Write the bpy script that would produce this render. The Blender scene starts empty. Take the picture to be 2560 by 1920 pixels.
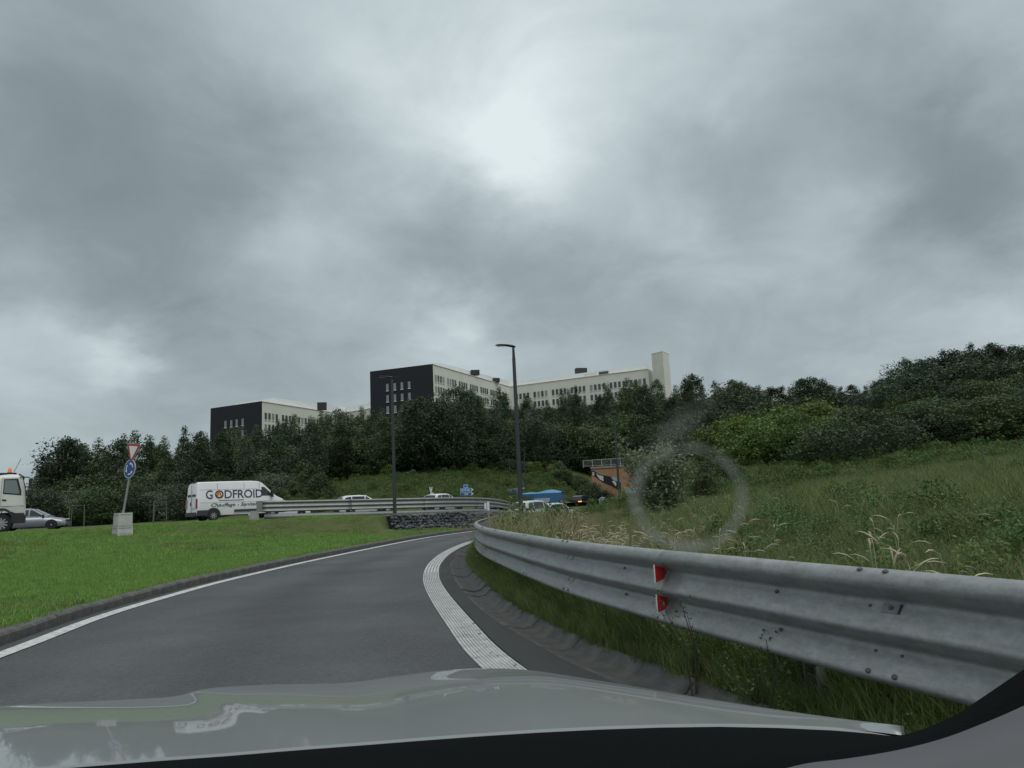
import bpy, bmesh, math, random
import numpy as np
from mathutils import Vector, Matrix
R_ = math.radians
scene = bpy.context.scene
col = scene.collection
random.seed(7)
rng = np.random.default_rng(7)

# ------------------------------------------------------------------ camera
FPX, CAMH = 1850.0, 1.25
PITCH, ROLL = R_(9.24), R_(2.7)
_fw = Vector((0, math.cos(PITCH), math.sin(PITCH)))
_U = Vector((0, -math.sin(PITCH), math.cos(PITCH)))
_R = Vector((1, 0, 0))
_r2 = math.cos(ROLL) * _R - math.sin(ROLL) * _U
_u2 = math.sin(ROLL) * _R + math.cos(ROLL) * _U
EYE = Vector((0, 0, CAMH))
cd = bpy.data.cameras.new('camera')
cd.sensor_fit = 'HORIZONTAL'; cd.sensor_width = 36.0; cd.lens = 36.0 * FPX / 2560.0
cd.clip_start = 0.05; cd.clip_end = 5000
cam = bpy.data.objects.new('camera', cd); col.objects.link(cam)
M = Matrix((_r2, _u2, -_fw)).transposed().to_4x4(); M.translation = EYE
cam.matrix_world = M
scene.camera = cam

def ray(px, py):
    return _fw + (px - 1280) / FPX * _r2 - (py - 960) / FPX * _u2
def D(px, py, Y):
    d = ray(px, py); return EYE + d * (Y / d.y)
def proj(p):
    v = Vector(p) - EYE; z = v.dot(_fw)
    return 1280 + FPX * v.dot(_r2) / z, 960 - FPX * v.dot(_u2) / z
def hor(px):
    return 1261 - 0.047 * (px - 1280)

# ------------------------------------------------------------------ world: overcast sky
SUN_EL, SUN_AZ = R_(58), R_(150)
w = bpy.data.worlds.new('World'); scene.world = w; w.use_nodes = True
nt = w.node_tree; N = nt.nodes; Lk = nt.links; N.clear()
out = N.new('ShaderNodeOutputWorld'); bg = N.new('ShaderNodeBackground')
Lk.new(bg.outputs[0], out.inputs[0])
tc = N.new('ShaderNodeTexCoord')
def math_n(op, a, b=None, c=None, clamp=False):
    n = N.new('ShaderNodeMath'); n.operation = op; n.use_clamp = clamp
    for i, v in enumerate((a, b, c)):
        if v is None: continue
        if isinstance(v, (int, float)): n.inputs[i].default_value = v
        else: Lk.new(v, n.inputs[i])
    return n.outputs[0]
nrm = N.new('ShaderNodeVectorMath'); nrm.operation = 'NORMALIZE'
Lk.new(tc.outputs['Generated'], nrm.inputs[0]); DIR = nrm.outputs[0]
sep = N.new('ShaderNodeSeparateXYZ'); Lk.new(DIR, sep.inputs[0])
zz = math_n('ADD', math_n('ABSOLUTE', sep.outputs[2]), 0.40)
cmb = N.new('ShaderNodeCombineXYZ')
Lk.new(math_n('DIVIDE', sep.outputs[0], zz), cmb.inputs[0])
Lk.new(math_n('DIVIDE', sep.outputs[1], zz), cmb.inputs[1])
def wnoise(scale, detail, rough, dist, off):
    mp = N.new('ShaderNodeVectorMath'); mp.operation = 'ADD'; mp.inputs[1].default_value = off
    Lk.new(cmb.outputs[0], mp.inputs[0])
    n = N.new('ShaderNodeTexNoise'); n.inputs['Scale'].default_value = scale
    n.inputs['Detail'].default_value = detail; n.inputs['Roughness'].default_value = rough
    n.inputs['Distortion'].default_value = dist
    Lk.new(mp.outputs[0], n.inputs['Vector']); return n.outputs['Fac']
n1 = wnoise(1.0, 6, 0.48, 0.4, (3.1, 1.7, 0))
n2 = wnoise(4.2, 9, 0.57, 0.5, (8.3, 4.2, 2))
val = math_n('MULTIPLY_ADD', math_n('SUBTRACT', n1, 0.5), 0.24, 0.56)
val = math_n('MULTIPLY_ADD', math_n('SUBTRACT', n2, 0.5), 0.46, val)
# thin and thick places of the cloud deck, edges broken up by the noise
wob = N.new('ShaderNodeVectorMath'); wob.operation = 'MULTIPLY_ADD'
nc = N.new('ShaderNodeTexNoise'); nc.inputs['Scale'].default_value = 5.0; nc.inputs['Detail'].default_value = 9; nc.inputs['Roughness'].default_value = 0.58
Lk.new(cmb.outputs[0], nc.inputs['Vector'])
sb = N.new('ShaderNodeVectorMath'); sb.operation = 'SUBTRACT'; sb.inputs[1].default_value = (0.5, 0.5, 0.5)
Lk.new(nc.outputs['Color'], sb.inputs[0])
Lk.new(sb.outputs[0], wob.inputs[0]); wob.inputs[1].default_value = (0.15, 0.15, 0.15); Lk.new(DIR, wob.inputs[2])
nr2 = N.new('ShaderNodeVectorMath'); nr2.operation = 'NORMALIZE'; Lk.new(wob.outputs[0], nr2.inputs[0])
BLOBS = [(1180, 120, .16, 260), (1230, 400, .24, 150), (1020, 300, .12, 170), (1560, 110, .20, 280), (2060, 545, .20, 200), (1720, 610, .15, 190), (1120, 800, .27, 130),
         (285, 880, .26, 85), (700, 80, .14, 180), (60, 880, .12, 150), (850, 200, .10, 140), (1330, 260, .12, 160), (2450, 40, .12, 220), (2480, 800, .12, 150), (760, 640, .12, 130), (1420, 480, .10, 120),
         (300, 280, -.19, 330), (620, 330, -.12, 200), (120, 600, -.12, 280), (2200, 330, -.22, 270), (1830, 460, -.20, 170), (2480, 430, -.18, 200), (1100, 650, -.15, 170), (1330, 700, -.10, 160),
         (1620, 800, -.08, 220), (480, 800, -.10, 200), (1980, 790, -.14, 170), (760, 900, -.06, 180), (2350, 640, -.08, 160)]
for px, py, a, rad in BLOBS:
    d = ray(px, py).normalized()
    dn = N.new('ShaderNodeVectorMath'); dn.operation = 'DOT_PRODUCT'
    Lk.new(nr2.outputs[0], dn.inputs[0]); dn.inputs[1].default_value = d
    k = 2.4 * (FPX / rad) ** 2
    e = math_n('EXPONENT', math_n('MULTIPLY', math_n('SUBTRACT', dn.outputs['Value'], 1.0), k))
    val = math_n('MULTIPLY_ADD', e, a * 1.25, val)
# an overcast sky is brighter towards the zenith
val = math_n('MULTIPLY_ADD', math_n('MAXIMUM', math_n('SUBTRACT', sep.outputs[2], 0.5), 0.0), 0.55, val)
ramp = N.new('ShaderNodeValToRGB'); Lk.new(val, ramp.inputs[0])
el = ramp.color_ramp.elements
el[0].position = 0.0; el[0].color = (.175, .215, .235, 1)
el[1].position = 1.0; el[1].color = (.74, .82, .84, 1)
for p_, c_ in ((.28, (.24, .29, .312, 1)), (.5, (.35, .415, .44, 1)), (.75, (.50, .58, .61, 1))):
    q = el.new(p_); q.color = c_
sky = N.new('ShaderNodeTexSky'); sky.sky_type = 'NISHITA'; sky.sun_disc = False
sky.sun_elevation = SUN_EL; sky.sun_rotation = SUN_AZ
skm = N.new('ShaderNodeVectorMath'); skm.operation = 'SCALE'; skm.inputs['Scale'].default_value = 0.07
Lk.new(sky.outputs[0], skm.inputs[0])
mx = N.new('ShaderNodeMix'); mx.data_type = 'RGBA'; mx.inputs[0].default_value = 0.96
Lk.new(skm.outputs[0], mx.inputs[6]); Lk.new(ramp.outputs[0], mx.inputs[7])
Lk.new(mx.outputs[2], bg.inputs[0]); bg.inputs[1].default_value = 1.0
sd = bpy.data.lights.new('sun', 'SUN'); sd.energy = 1.5; sd.angle = R_(50); sd.color = (1, .97, .93)
so = bpy.data.objects.new('sun', sd); col.objects.link(so)
sv = Vector((math.sin(SUN_AZ) * math.cos(SUN_EL), math.cos(SUN_AZ) * math.cos(SUN_EL), math.sin(SUN_EL)))
so.rotation_euler = sv.to_track_quat('Z', 'Y').to_euler(); so.location = (0, 0, 60)
scene.view_settings.view_transform = 'Standard'; scene.view_settings.look = 'None'
scene.view_settings.exposure = 0.06; scene.view_settings.gamma = 1.0
scene.view_settings.use_curve_mapping = False

# ------------------------------------------------------------------ materials
MATS = {}
def mat(name, c, rough=.6, metal=0.0, var=0.0, vscale=5.0, c2=None, bump=0.0, bscale=40.0, coat=0.0, emit=None, spec=0.5, detail=5):
    if name in MATS: return MATS[name]
    m = bpy.data.materials.new(name); m.use_nodes = True; MATS[name] = m
    t = m.node_tree; b = t.nodes['Principled BSDF']
    b.inputs['Base Color'].default_value = (*c, 1); b.inputs['Roughness'].default_value = rough
    b.inputs['Metallic'].default_value = metal; b.inputs['Specular IOR Level'].default_value = spec
    if coat: b.inputs['Coat Weight'].default_value = coat; b.inputs['Coat Roughness'].default_value = 0.03
    if emit: b.inputs['Emission Color'].default_value = (*emit[0], 1); b.inputs['Emission Strength'].default_value = emit[1]
    tcn = None
    if var or c2 or bump:
        tcn = t.nodes.new('ShaderNodeTexCoord')
    if var or c2:
        n = t.nodes.new('ShaderNodeTexNoise'); n.inputs['Scale'].default_value = vscale; n.inputs['Detail'].default_value = detail
        n.inputs['Roughness'].default_value = 0.6
        t.links.new(tcn.outputs['Object'], n.inputs['Vector'])
        rp = t.nodes.new('ShaderNodeValToRGB'); t.links.new(n.outputs['Fac'], rp.inputs[0])
        a = tuple(max(0, x * (1 - var)) for x in c); bb = c2 if c2 else tuple(x * (1 + var) for x in c)
        rp.color_ramp.elements[0].position = .32; rp.color_ramp.elements[0].color = (*a, 1)
        rp.color_ramp.elements[1].position = .68; rp.color_ramp.elements[1].color = (*bb, 1)
        t.links.new(rp.outputs[0], b.inputs['Base Color'])
    if bump:
        n = t.nodes.new('ShaderNodeTexNoise'); n.inputs['Scale'].default_value = bscale; n.inputs['Detail'].default_value = 4
        t.links.new(tcn.outputs['Object'], n.inputs['Vector'])
        bp = t.nodes.new('ShaderNodeBump'); bp.inputs['Strength'].default_value = bump; bp.inputs['Distance'].default_value = 0.02
        t.links.new(n.outputs['Fac'], bp.inputs['Height']); t.links.new(bp.outputs[0], b.inputs['Normal'])
    return m
def leafmat(name, c1, c2, trans=.25, obj_var=.45):
    m = bpy.data.materials.new(name); m.use_nodes = True; MATS[name] = m
    t = m.node_tree; b = t.nodes['Principled BSDF']; o = t.nodes['Material Output']
    g = t.nodes.new('ShaderNodeNewGeometry'); oi = t.nodes.new('ShaderNodeObjectInfo')
    mx = t.nodes.new('ShaderNodeMix'); mx.data_type = 'RGBA'
    mx.inputs[6].default_value = (*c1, 1); mx.inputs[7].default_value = (*c2, 1)
    t.links.new(g.outputs['Random Per Island'], mx.inputs[0])
    hs = t.nodes.new('ShaderNodeHueSaturation')
    mr = t.nodes.new('ShaderNodeMapRange'); mr.inputs[3].default_value = 1 - obj_var; mr.inputs[4].default_value = 1 + obj_var
    t.links.new(oi.outputs['Random'], mr.inputs[0]); t.links.new(mr.outputs[0], hs.inputs['Value'])
    mr2 = t.nodes.new('ShaderNodeMapRange'); mr2.inputs[3].default_value = .475; mr2.inputs[4].default_value = .525
    mm = t.nodes.new('ShaderNodeMath'); mm.operation = 'FRACT'
    m3 = t.nodes.new('ShaderNodeMath'); m3.operation = 'MULTIPLY'; m3.inputs[1].default_value = 7.31
    t.links.new(oi.outputs['Random'], m3.inputs[0]); t.links.new(m3.outputs[0], mm.inputs[0])
    t.links.new(mm.outputs[0], mr2.inputs[0]); t.links.new(mr2.outputs[0], hs.inputs['Hue'])
    t.links.new(mx.outputs[2], hs.inputs['Color']); t.links.new(hs.outputs[0], b.inputs['Base Color'])
    b.inputs['Roughness'].default_value = .6; b.inputs['Specular IOR Level'].default_value = .25
    if trans:
        tr = t.nodes.new('ShaderNodeBsdfTranslucent'); t.links.new(hs.outputs[0], tr.inputs[0])
        ms = t.nodes.new('ShaderNodeMixShader'); ms.inputs[0].default_value = trans
        t.links.new(b.outputs[0], ms.inputs[1]); t.links.new(tr.outputs[0], ms.inputs[2]); t.links.new(ms.outputs[0], o.inputs[0])
    return m

# ------------------------------------------------------------------ object helpers
def link(name, me, m=None, parent=None, smooth=False, sharp=35):
    o = bpy.data.objects.new(name, me); col.objects.link(o)
    if m and not me.materials: me.materials.append(m)
    if parent is not None: o.parent = parent
    if smooth and me.polygons:
        me.polygons.foreach_set('use_smooth', [True] * len(me.polygons))
        me.set_sharp_from_angle(angle=R_(sharp))
    return o
def mesh(name, v, f):
    me = bpy.data.meshes.new(name); me.from_pydata([tuple(p) for p in v], [], f); me.update(); return me
def tag(o, label, cat, group=None):
    o['label'] = label; o['category'] = cat
    if group: o['group'] = group
    return o
def structure(o): o['kind'] = 'structure'; return o
def stuff(o, label=None, cat=None):
    o['kind'] = 'stuff'
    if label: o['label'] = label; o['category'] = cat
    return o
def thing(name, label, cat, loc=(0, 0, 0), rz=0.0, group=None):
    o = bpy.data.objects.new(name, None); col.objects.link(o); o.empty_display_size = .3
    o.location = loc; o.rotation_euler = (0, 0, rz); return tag(o, label, cat, group)
class MB:
    def __init__(s): s.v = []; s.f = []
    def add(s, v, f):
        n = len(s.v); s.v += [tuple(p) for p in v]; s.f += [tuple(i + n for i in q) for q in f]; return s
    def box(s, c, d, rz=0, rot=None):
        x, y, z = d[0] / 2, d[1] / 2, d[2] / 2
        P = [Vector((a, b, e)) for e in (-z, z) for a, b in ((-x, -y), (x, -y), (x, y), (-x, y))]
        m = rot if rot else Matrix.Rotation(rz, 3, 'Z')
        return s.add([m @ p + Vector(c) for p in P], [(3, 2, 1, 0), (4, 5, 6, 7), (0, 1, 5, 4), (1, 2, 6, 5), (2, 3, 7, 6), (3, 0, 4, 7)])
    def tube(s, pts, rad, n=10, cap=True):
        pts = [Vector(p) for p in pts]
        if not isinstance(rad, (list, tuple)): rad = [rad] * len(pts)
        V = []; F = []
        for i, p in enumerate(pts):
            t = (pts[min(i + 1, len(pts) - 1)] - pts[max(i - 1, 0)]).normalized()
            a = t.orthogonal().normalized() if abs(t.z) < .95 else Vector((1, 0, 0)).cross(t).normalized()
            if abs(t.z) < .95: a = t.cross(Vector((0, 0, 1))).normalized()
            b = t.cross(a)
            for k in range(n):
                an = 2 * math.pi * k / n; V.append(p + (a * math.cos(an) + b * math.sin(an)) * rad[i])
        for i in range(len(pts) - 1):
            for k in range(n):
                F.append((i * n + k, i * n + (k + 1) % n, (i + 1) * n + (k + 1) % n, (i + 1) * n + k))
        if cap:
            F.append(tuple(range(n))[::-1]); F.append(tuple(range((len(pts) - 1) * n, len(pts) * n)))
        return s.add(V, F)
    def prism(s, poly, o, ax, ay, thick):
        ax, ay, o = Vector(ax), Vector(ay), Vector(o); nz = ax.cross(ay).normalized() * thick
        n = len(poly); V = [o + ax * p[0] + ay * p[1] for p in poly]; V += [p + nz for p in V]
        F = [tuple(range(n))[::-1], tuple(range(n, 2 * n))] + [(i, (i + 1) % n, n + (i + 1) % n, n + i) for i in range(n)]
        return s.add(V, F)
    def grid(s, rows, close=False):
        n = len(rows[0]); V = [p for r in rows for p in r]; F = []
        for i in range(len(rows) - 1):
            for j in range(n - 1 + (1 if close else 0)):
                k = (j + 1) % n; F.append((i * n + j, i * n + k, (i + 1) * n + k, (i + 1) * n + j))
        return s.add(V, F)
    def me(s, name='m'): return mesh(name, s.v, s.f)
    def build(s, name, m, parent=None, smooth=False, sharp=35): return link(name, s.me(name), m, parent, smooth, sharp)
def spline(P, n=12):
    P = [Vector(p) for p in P]; Q = [P[0] * 2 - P[1]] + P + [P[-1] * 2 - P[-2]]; out = []
    for i in range(1, len(Q) - 2):
        a, b, c, d = Q[i - 1], Q[i], Q[i + 1], Q[i + 2]
        for k in range(n):
            t = k / n
            out.append(.5 * ((2 * b) + (c - a) * t + (2 * a - 5 * b + 4 * c - d) * t * t + (3 * b - a - 3 * c + d) * t ** 3))
    out.append(P[-1]); return out
def resample(P, step):
    L = [0]
    for a, b in zip(P, P[1:]): L.append(L[-1] + (b - a).length)
    n = max(2, int(L[-1] / step) + 1); out = []; j = 0
    for k in range(n):
        s = L[-1] * k / (n - 1)
        while j < len(P) - 2 and L[j + 1] < s: j += 1
        t = (s - L[j]) / max(1e-9, L[j + 1] - L[j]); out.append(P[j].lerp(P[j + 1], t))
    return out
def text_mesh(s, w_, h_, shear=0.0, bold=0.0, spacing=1.0):
    cu = bpy.data.curves.new('t', 'FONT'); cu.body = s; cu.shear = shear; cu.offset = bold; cu.space_character = spacing; cu.resolution_u = 3
    o = bpy.data.objects.new('t', cu); col.objects.link(o); bpy.context.view_layer.update()
    dg = bpy.context.evaluated_depsgraph_get(); me = bpy.data.meshes.new_from_object(o.evaluated_get(dg))
    bpy.data.objects.remove(o)
    a = np.array([v.co[:] for v in me.vertices]); lo, hi = a.min(0), a.max(0)
    for v in me.vertices:
        v.co.x = (v.co.x - lo[0]) / (hi[0] - lo[0]) * w_; v.co.y = (v.co.y - lo[1]) / (hi[1] - lo[1]) * h_
    return me

# ------------------------------------------------------------------ plan of the place (metres; camera at 0,0, looking +y)
LEFT = [(-2.6, -8), (-3.9, 0), (-4.75, 4), (-5.36, 7.86), (-5.82, 10.35), (-5.99, 12.68), (-6.02, 15.81), (-5.59, 21.59), (-4.29, 31.58),
        (-2.85, 37), (-1.5, 41), (.3, 46), (2.5, 51), (5.6, 56), (10.2, 61), (16, 65)]
RIGHT = [(5.3, -8), (2.5, 0), (1.45, 3), (.61, 5.33), (.25, 6.34), (-.42, 8.85), (-.87, 11.29), (-1.32, 14.46), (-1.65, 18.22), (-1.72, 23),
         (-1.35, 28.5), (-.2, 34), (1.5, 39), (3.6, 43), (6.8, 47.5), (11, 51.5), (17, 55)]
RLINE = [(4.6, -8), (1.85, 0), (.8, 3), (-.17, 5.95), (-.71, 8.42), (-1.36, 11.95), (-1.73, 14.67), (-1.96, 17.7), (-2.02, 21.5),
         (-1.78, 26), (-1.1, 31), (0.0, 35), (1.6, 39.5), (4.0, 44)]
RAIL = [(3.4, -2.5), (2.75, 0), (2.3, 1.6), (1.9, 2.95), (1.58, 3.85), (1.33, 4.62), (.96, 5.78), (.37, 8.05), (-.49, 12.8), (-.80, 15.4), (-.98, 18),
        (-1.0, 21), (-.82, 25), (-.35, 29.5)]
def S2(P, n=12): return spline([(a, b, 0) for a, b in P], n)
sL, sR, sRL, sRail = S2(LEFT), S2(RIGHT), S2(RLINE), S2(RAIL)
def xat(sp):
    ys = np.array([p.y for p in sp]); xs = np.array([p.x for p in sp]); return lambda y: np.interp(y, ys, xs)
xL, xR, xRail = xat(sL), xat(sR), xat(sRail)
WALL = [D(985, 1300, 34.2), D(1045, 1300, 35.6), D(1100, 1300, 37.4), D(1160, 1300, 39.3), D(1200, 1300, 41), D(1240, 1300, 43.8), D(1268, 1300, 47)]
WALL = [(p.x - .25, p.y + .15) for p in WALL]
sW = S2(WALL); xW = xat(sW)
TU = np.array([-1.2, -.75, -.6, -.45, -.33, -.2, -.08, .03, .10, .17, .3, .5, .7, 1.1])
TY = np.array([45, 60, 75, 85, 95, 108, 122, 150, 180, 220, 300, 600])
TZ = np.array([
    [.92, .92, .95, 1.0, 1.05, 1.0, .8, .3, .4, 1.0, 1.8, 2.25, 2.5, 3.0],
    [.95, .95, 1.0, 1.05, 1.05, 1.0, .8, .3, .2, 1.0, 2.6, 4.2, 5.2, 6.4],
    [1.05, 1.05, 1.05, 1.1, 1.15, 1.2, 1.0, .4, .2, 1.0, 3.9, 7.2, 9.0, 11],
    [1.05, 1.1, 1.1, 1.2, 1.9, 3.4, 3.2, .6, .3, .9, 5.3, 9.2, 11, 13],
    [1.05, 1.1, 1.2, 1.4, 2.9, 4.9, 5.0, 3.2, .3, .9, 6.8, 11, 12.5, 14],
    [1.05, 1.1, 1.3, 1.9, 4.2, 6.2, 6.8, 6.8, .6, 1.4, 8.6, 12.5, 14, 15],
    [1.05, 1.2, 1.6, 2.8, 5.6, 7.8, 8.6, 8.4, 7.0, 8.4, 10.5, 14, 15, 16],
    [1.05, 1.3, 3.0, 6.2, 9.2, 11.8, 13, 13, 13, 13, 14.5, 16, 16, 16],
    [1.05, 1.4, 4.5, 9.5, 13, 16, 17.5, 18, 18, 18, 18, 18, 17, 16],
    [1.05, 1.4, 6, 13, 17, 20, 21.5, 22, 22, 22, 22, 20, 18, 16],
    [1.05, 1.4, 6, 14, 18, 21, 22, 22, 22, 22, 22, 20, 18, 16],
    [1.0, 1.2, 4, 8, 10, 12, 12, 12, 12, 12, 12, 12, 10, 9]], float)
def table(x, y):
    y = np.maximum(y, 1.0); u = np.clip(x / y, TU[0], TU[-1] - 1e-6); yy = np.clip(y, TY[0], TY[-1] - 1e-6)
    i = np.clip(np.searchsorted(TU, u, side='right') - 1, 0, len(TU) - 2); j = np.clip(np.searchsorted(TY, yy, side='right') - 1, 0, len(TY) - 2)
    a = (u - TU[i]) / (TU[i + 1] - TU[i]); b = (yy - TY[j]) / (TY[j + 1] - TY[j])
    return (TZ[j, i] * (1 - a) + TZ[j, i + 1] * a) * (1 - b) + (TZ[j + 1, i] * (1 - a) + TZ[j + 1, i + 1] * a) * b
def sm(t): t = np.clip(t, 0, 1); return t * t * (3 - 2 * t)
def terr(x, y):
    x = np.asarray(x, float); y = np.asarray(y, float)
    dl = xL(y) - .42 - x; dr = x - (xR(y) + .40)
    wdt = np.interp(y, [0, 25, 30, 33, 37], [19, 17, 15, 10.5, 6])
    P = np.interp(x, [-60, -26, -13, -6, -3, -1.4, .4], [.9, .95, 1.08, .98, .88, .72, .4])
    hl = .13 + (P - .13) * sm(dl / wdt * .86 + .0)
    inw = (y > 33.2)
    verge = .13 + .16 * np.clip(dl, 0, 3)
    hl = np.where(inw & (x > xW(y) - .35), np.minimum(verge, P), np.where(inw & (x > xW(y) - 6), hl + (P - hl) * sm((y - 33.2) / 1.2), hl))
    dra = np.maximum(x - xRail(np.clip(y, -2.5, 29.5)), 0)
    hr = .03 + .05 * np.clip(dr / .5, 0, 1) + (.03 * np.minimum(dra, 3.5) + .088 * np.maximum(dra - 3.5, 0))
    near = np.where(x < (xL(y) + xR(y)) / 2, hl, hr)
    near = np.where((dl < 0) & (dr < 0), -.12, near)
    far = table(x, y)
    b = sm((y - 43) / 9)
    farc = np.where((dl < 0) & (dr < 0) & (y < 66), -.12, far)
    z = near * (1 - b) + farc * b
    lump = .06 * np.sin(x * .7 + 1.3 * np.sin(y * .31)) * np.sin(y * .53 + x * .2) * np.clip((np.abs(x) + y - 24) / 30, 0, 1)
    return np.where((dl < .0) & (dr < 0) & (y < 60), -.12, z + lump)
def tz(x, y): return float(terr(x, y))
def silh(px):
    X = [60, 85, 100, 130, 160, 200, 265, 330, 375, 430, 480, 530, 580, 640, 700, 760, 800, 830, 870, 927, 960, 1050, 1075, 1100, 1130, 1200, 1260, 1300, 1350,
         1400, 1470, 1500, 1560, 1620, 1690, 1720, 1770, 1800, 1850, 1900, 1960, 2010, 2060, 2120, 2200, 2260, 2300, 2400, 2500, 2560, 2800]
    Y = [1235, 1190, 1165, 1150, 1118, 1128, 1110, 1095, 1080, 1072, 1085, 1080, 1072, 1052, 1048, 1045, 1030, 1020, 1015, 1022, 1030, 985, 980, 992, 985, 990, 975, 985, 990,
         975, 975, 980, 955, 965, 945, 950, 945, 962, 955, 975, 970, 945, 955, 962, 965, 940, 905, 880, 850, 865, 850]
    return np.interp(px, X, Y)

# ------------------------------------------------------------------ ground sheet
def axis(lo, hi, fine_lo, fine_hi, step, grow):
    a = list(np.arange(fine_lo, fine_hi + 1e-6, step)); s = step; v = a[-1]
    while v < hi: s *= grow; v += s; a.append(v)
    s = step; v = a[0]; pre = []
    while v > lo: s *= grow; v -= s; pre.append(v)
    return np.array(pre[::-1] + a)
gx = axis(-1500, 1500, -12, 10, .22, 1.045); gy = axis(-60, 1600, -3, 50, .25, 1.045)
GX, GY = np.meshgrid(gx, gy); GZ = terr(GX, GY)
nx_, ny_ = len(gx), len(gy)
gv = np.stack([GX.ravel(), GY.ravel(), GZ.ravel()], 1)
ii = np.arange(nx_ * ny_).reshape(ny_, nx_)
gf = np.stack([ii[:-1, :-1].ravel(), ii[:-1, 1:].ravel(), ii[1:, 1:].ravel(), ii[1:, :-1].ravel()], 1)
m_ground = mat('ground_soil_and_grass', (.060, .082, .028), .95, c2=(.105, .115, .048), vscale=.6, bump=.6, bscale=18, detail=8, spec=.2)
gme = bpy.data.meshes.new('ground'); gme.from_pydata(gv.tolist(), [], gf.tolist())
structure(link('ground', gme, m_ground, smooth=True, sharp=60))

# ------------------------------------------------------------------ road, kerb, gutter, markings
def asphalt(name, base):
    m = mat(name, base, .82, bump=.55, bscale=160, spec=.35)
    t = m.node_tree; b = t.nodes['Principled BSDF']; tcn = t.nodes.new('ShaderNodeTexCoord')
    def nz(s, d, r=.6):
        n = t.nodes.new('ShaderNodeTexNoise'); n.inputs['Scale'].default_value = s; n.inputs['Detail'].default_value = d; n.inputs['Roughness'].default_value = r
        t.links.new(tcn.outputs['Object'], n.inputs['Vector']); return n
    big = nz(.45, 4); fine = nz(95, 3, .8)
    r1 = t.nodes.new('ShaderNodeMapRange'); r1.inputs[1].default_value = .3; r1.inputs[2].default_value = .7; r1.inputs[3].default_value = .78; r1.inputs[4].default_value = 1.22
    r2 = t.nodes.new('ShaderNodeMapRange'); r2.inputs[1].default_value = .25; r2.inputs[2].default_value = .75; r2.inputs[3].default_value = .45; r2.inputs[4].default_value = 1.65
    t.links.new(big.outputs['Fac'], r1.inputs[0]); t.links.new(fine.outputs['Fac'], r2.inputs[0])
    mu = t.nodes.new('ShaderNodeMath'); mu.operation = 'MULTIPLY'; t.links.new(r1.outputs[0], mu.inputs[0]); t.links.new(r2.outputs[0], mu.inputs[1])
    vm = t.nodes.new('ShaderNodeVectorMath'); vm.operation = 'SCALE'; vm.inputs[0].default_value = base
    t.links.new(mu.outputs[0], vm.inputs['Scale']); t.links.new(vm.outputs[0], b.inputs['Base Color'])
    return m
m_asph = asphalt('asphalt', (.078, .080, .082))
m_paint = mat('road_paint', (.50, .51, .50), .6, var=.2, vscale=6, bump=.3, bscale=120)
m_paint2 = mat('worn_road_paint', (.42, .43, .42), .7, c2=(.70, .71, .70), var=.2, vscale=14, bump=.4, bscale=90)
m_kerb = mat('kerb_concrete', (.065, .065, .060), .9, c2=(.135, .13, .12), vscale=7, bump=.6, bscale=30)
m_gut = mat('gutter_concrete', (.045, .045, .044), .9, c2=(.095, .093, .088), vscale=4, bump=.7, bscale=25)
ysr = list(np.arange(-8, 55.1, .5))
rows = []
for y in ysr:
    a, b = float(xL(y)) - .2, float(xR(y)); rows.append([(a + (b - a) * k / 24, y, .012 * math.sin(math.pi * k / 24)) for k in range(25)])
m_lane = asphalt('lane_asphalt', (.078, .080, .082))
road = structure(MB().grid(rows).build('road', m_lane, smooth=True))
at_ = road.data.attributes.new('wear', 'FLOAT', 'POINT')
at_.data.foreach_set('value', np.array([[.16 * math.exp(-((k / 24 - .30) / .10) ** 2) + .16 * math.exp(-((k / 24 - .70) / .10) ** 2) - .10 * math.exp(-((k / 24 - .5) / .07) ** 2) for k in range(25)] for y in ysr], 'f').ravel())
t_ = m_lane.node_tree; b_ = t_.nodes['Principled BSDF']; sr_ = b_.inputs['Base Color'].links[0].from_socket; an_ = t_.nodes.new('ShaderNodeAttribute'); an_.attribute_name = 'wear'
ad_ = t_.nodes.new('ShaderNodeMath'); ad_.operation = 'ADD'; ad_.inputs[1].default_value = 1.0; t_.links.new(an_.outputs['Fac'], ad_.inputs[0])
tc2 = t_.nodes.new('ShaderNodeTexCoord'); vo_ = t_.nodes.new('ShaderNodeTexNoise'); vo_.inputs['Scale'].default_value = 22; vo_.inputs['Detail'].default_value = 6; vo_.inputs['Roughness'].default_value = .8; t_.links.new(tc2.outputs['Object'], vo_.inputs['Vector'])
mr_ = t_.nodes.new('ShaderNodeMapRange'); mr_.inputs[1].default_value = .3; mr_.inputs[2].default_value = .7; mr_.inputs[3].default_value = .72; mr_.inputs[4].default_value = 1.28; t_.links.new(vo_.outputs['Fac'], mr_.inputs[0])
mu_ = t_.nodes.new('ShaderNodeMath'); mu_.operation = 'MULTIPLY'; t_.links.new(ad_.outputs[0], mu_.inputs[0]); t_.links.new(mr_.outputs[0], mu_.inputs[1])
sc_ = t_.nodes.new('ShaderNodeVectorMath'); sc_.operation = 'SCALE'; t_.links.new(sr_, sc_.inputs[0]); t_.links.new(mu_.outputs[0], sc_.inputs['Scale']); t_.links.new(sc_.outputs[0], b_.inputs['Base Color'])
def ribbon(sp, o1, o2, z, ylim=(-8, 60), step=.3):
    P = [p for p in resample(sp, step) if ylim[0] <= p.y <= ylim[1]]; rows = []
    for i, p in enumerate(P):
        t = (P[min(i + 1, len(P) - 1)] - P[max(i - 1, 0)]).normalized(); n = Vector((t.y, -t.x, 0))
        q1, q2 = p + n * o1, p + n * o2; rows.append([(q1.x, q1.y, z), (q2.x, q2.y, z)])
    return rows
MB().grid(ribbon(sL, 0.0, .2, .012)).build('edge_line', m_paint2, road)
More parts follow.
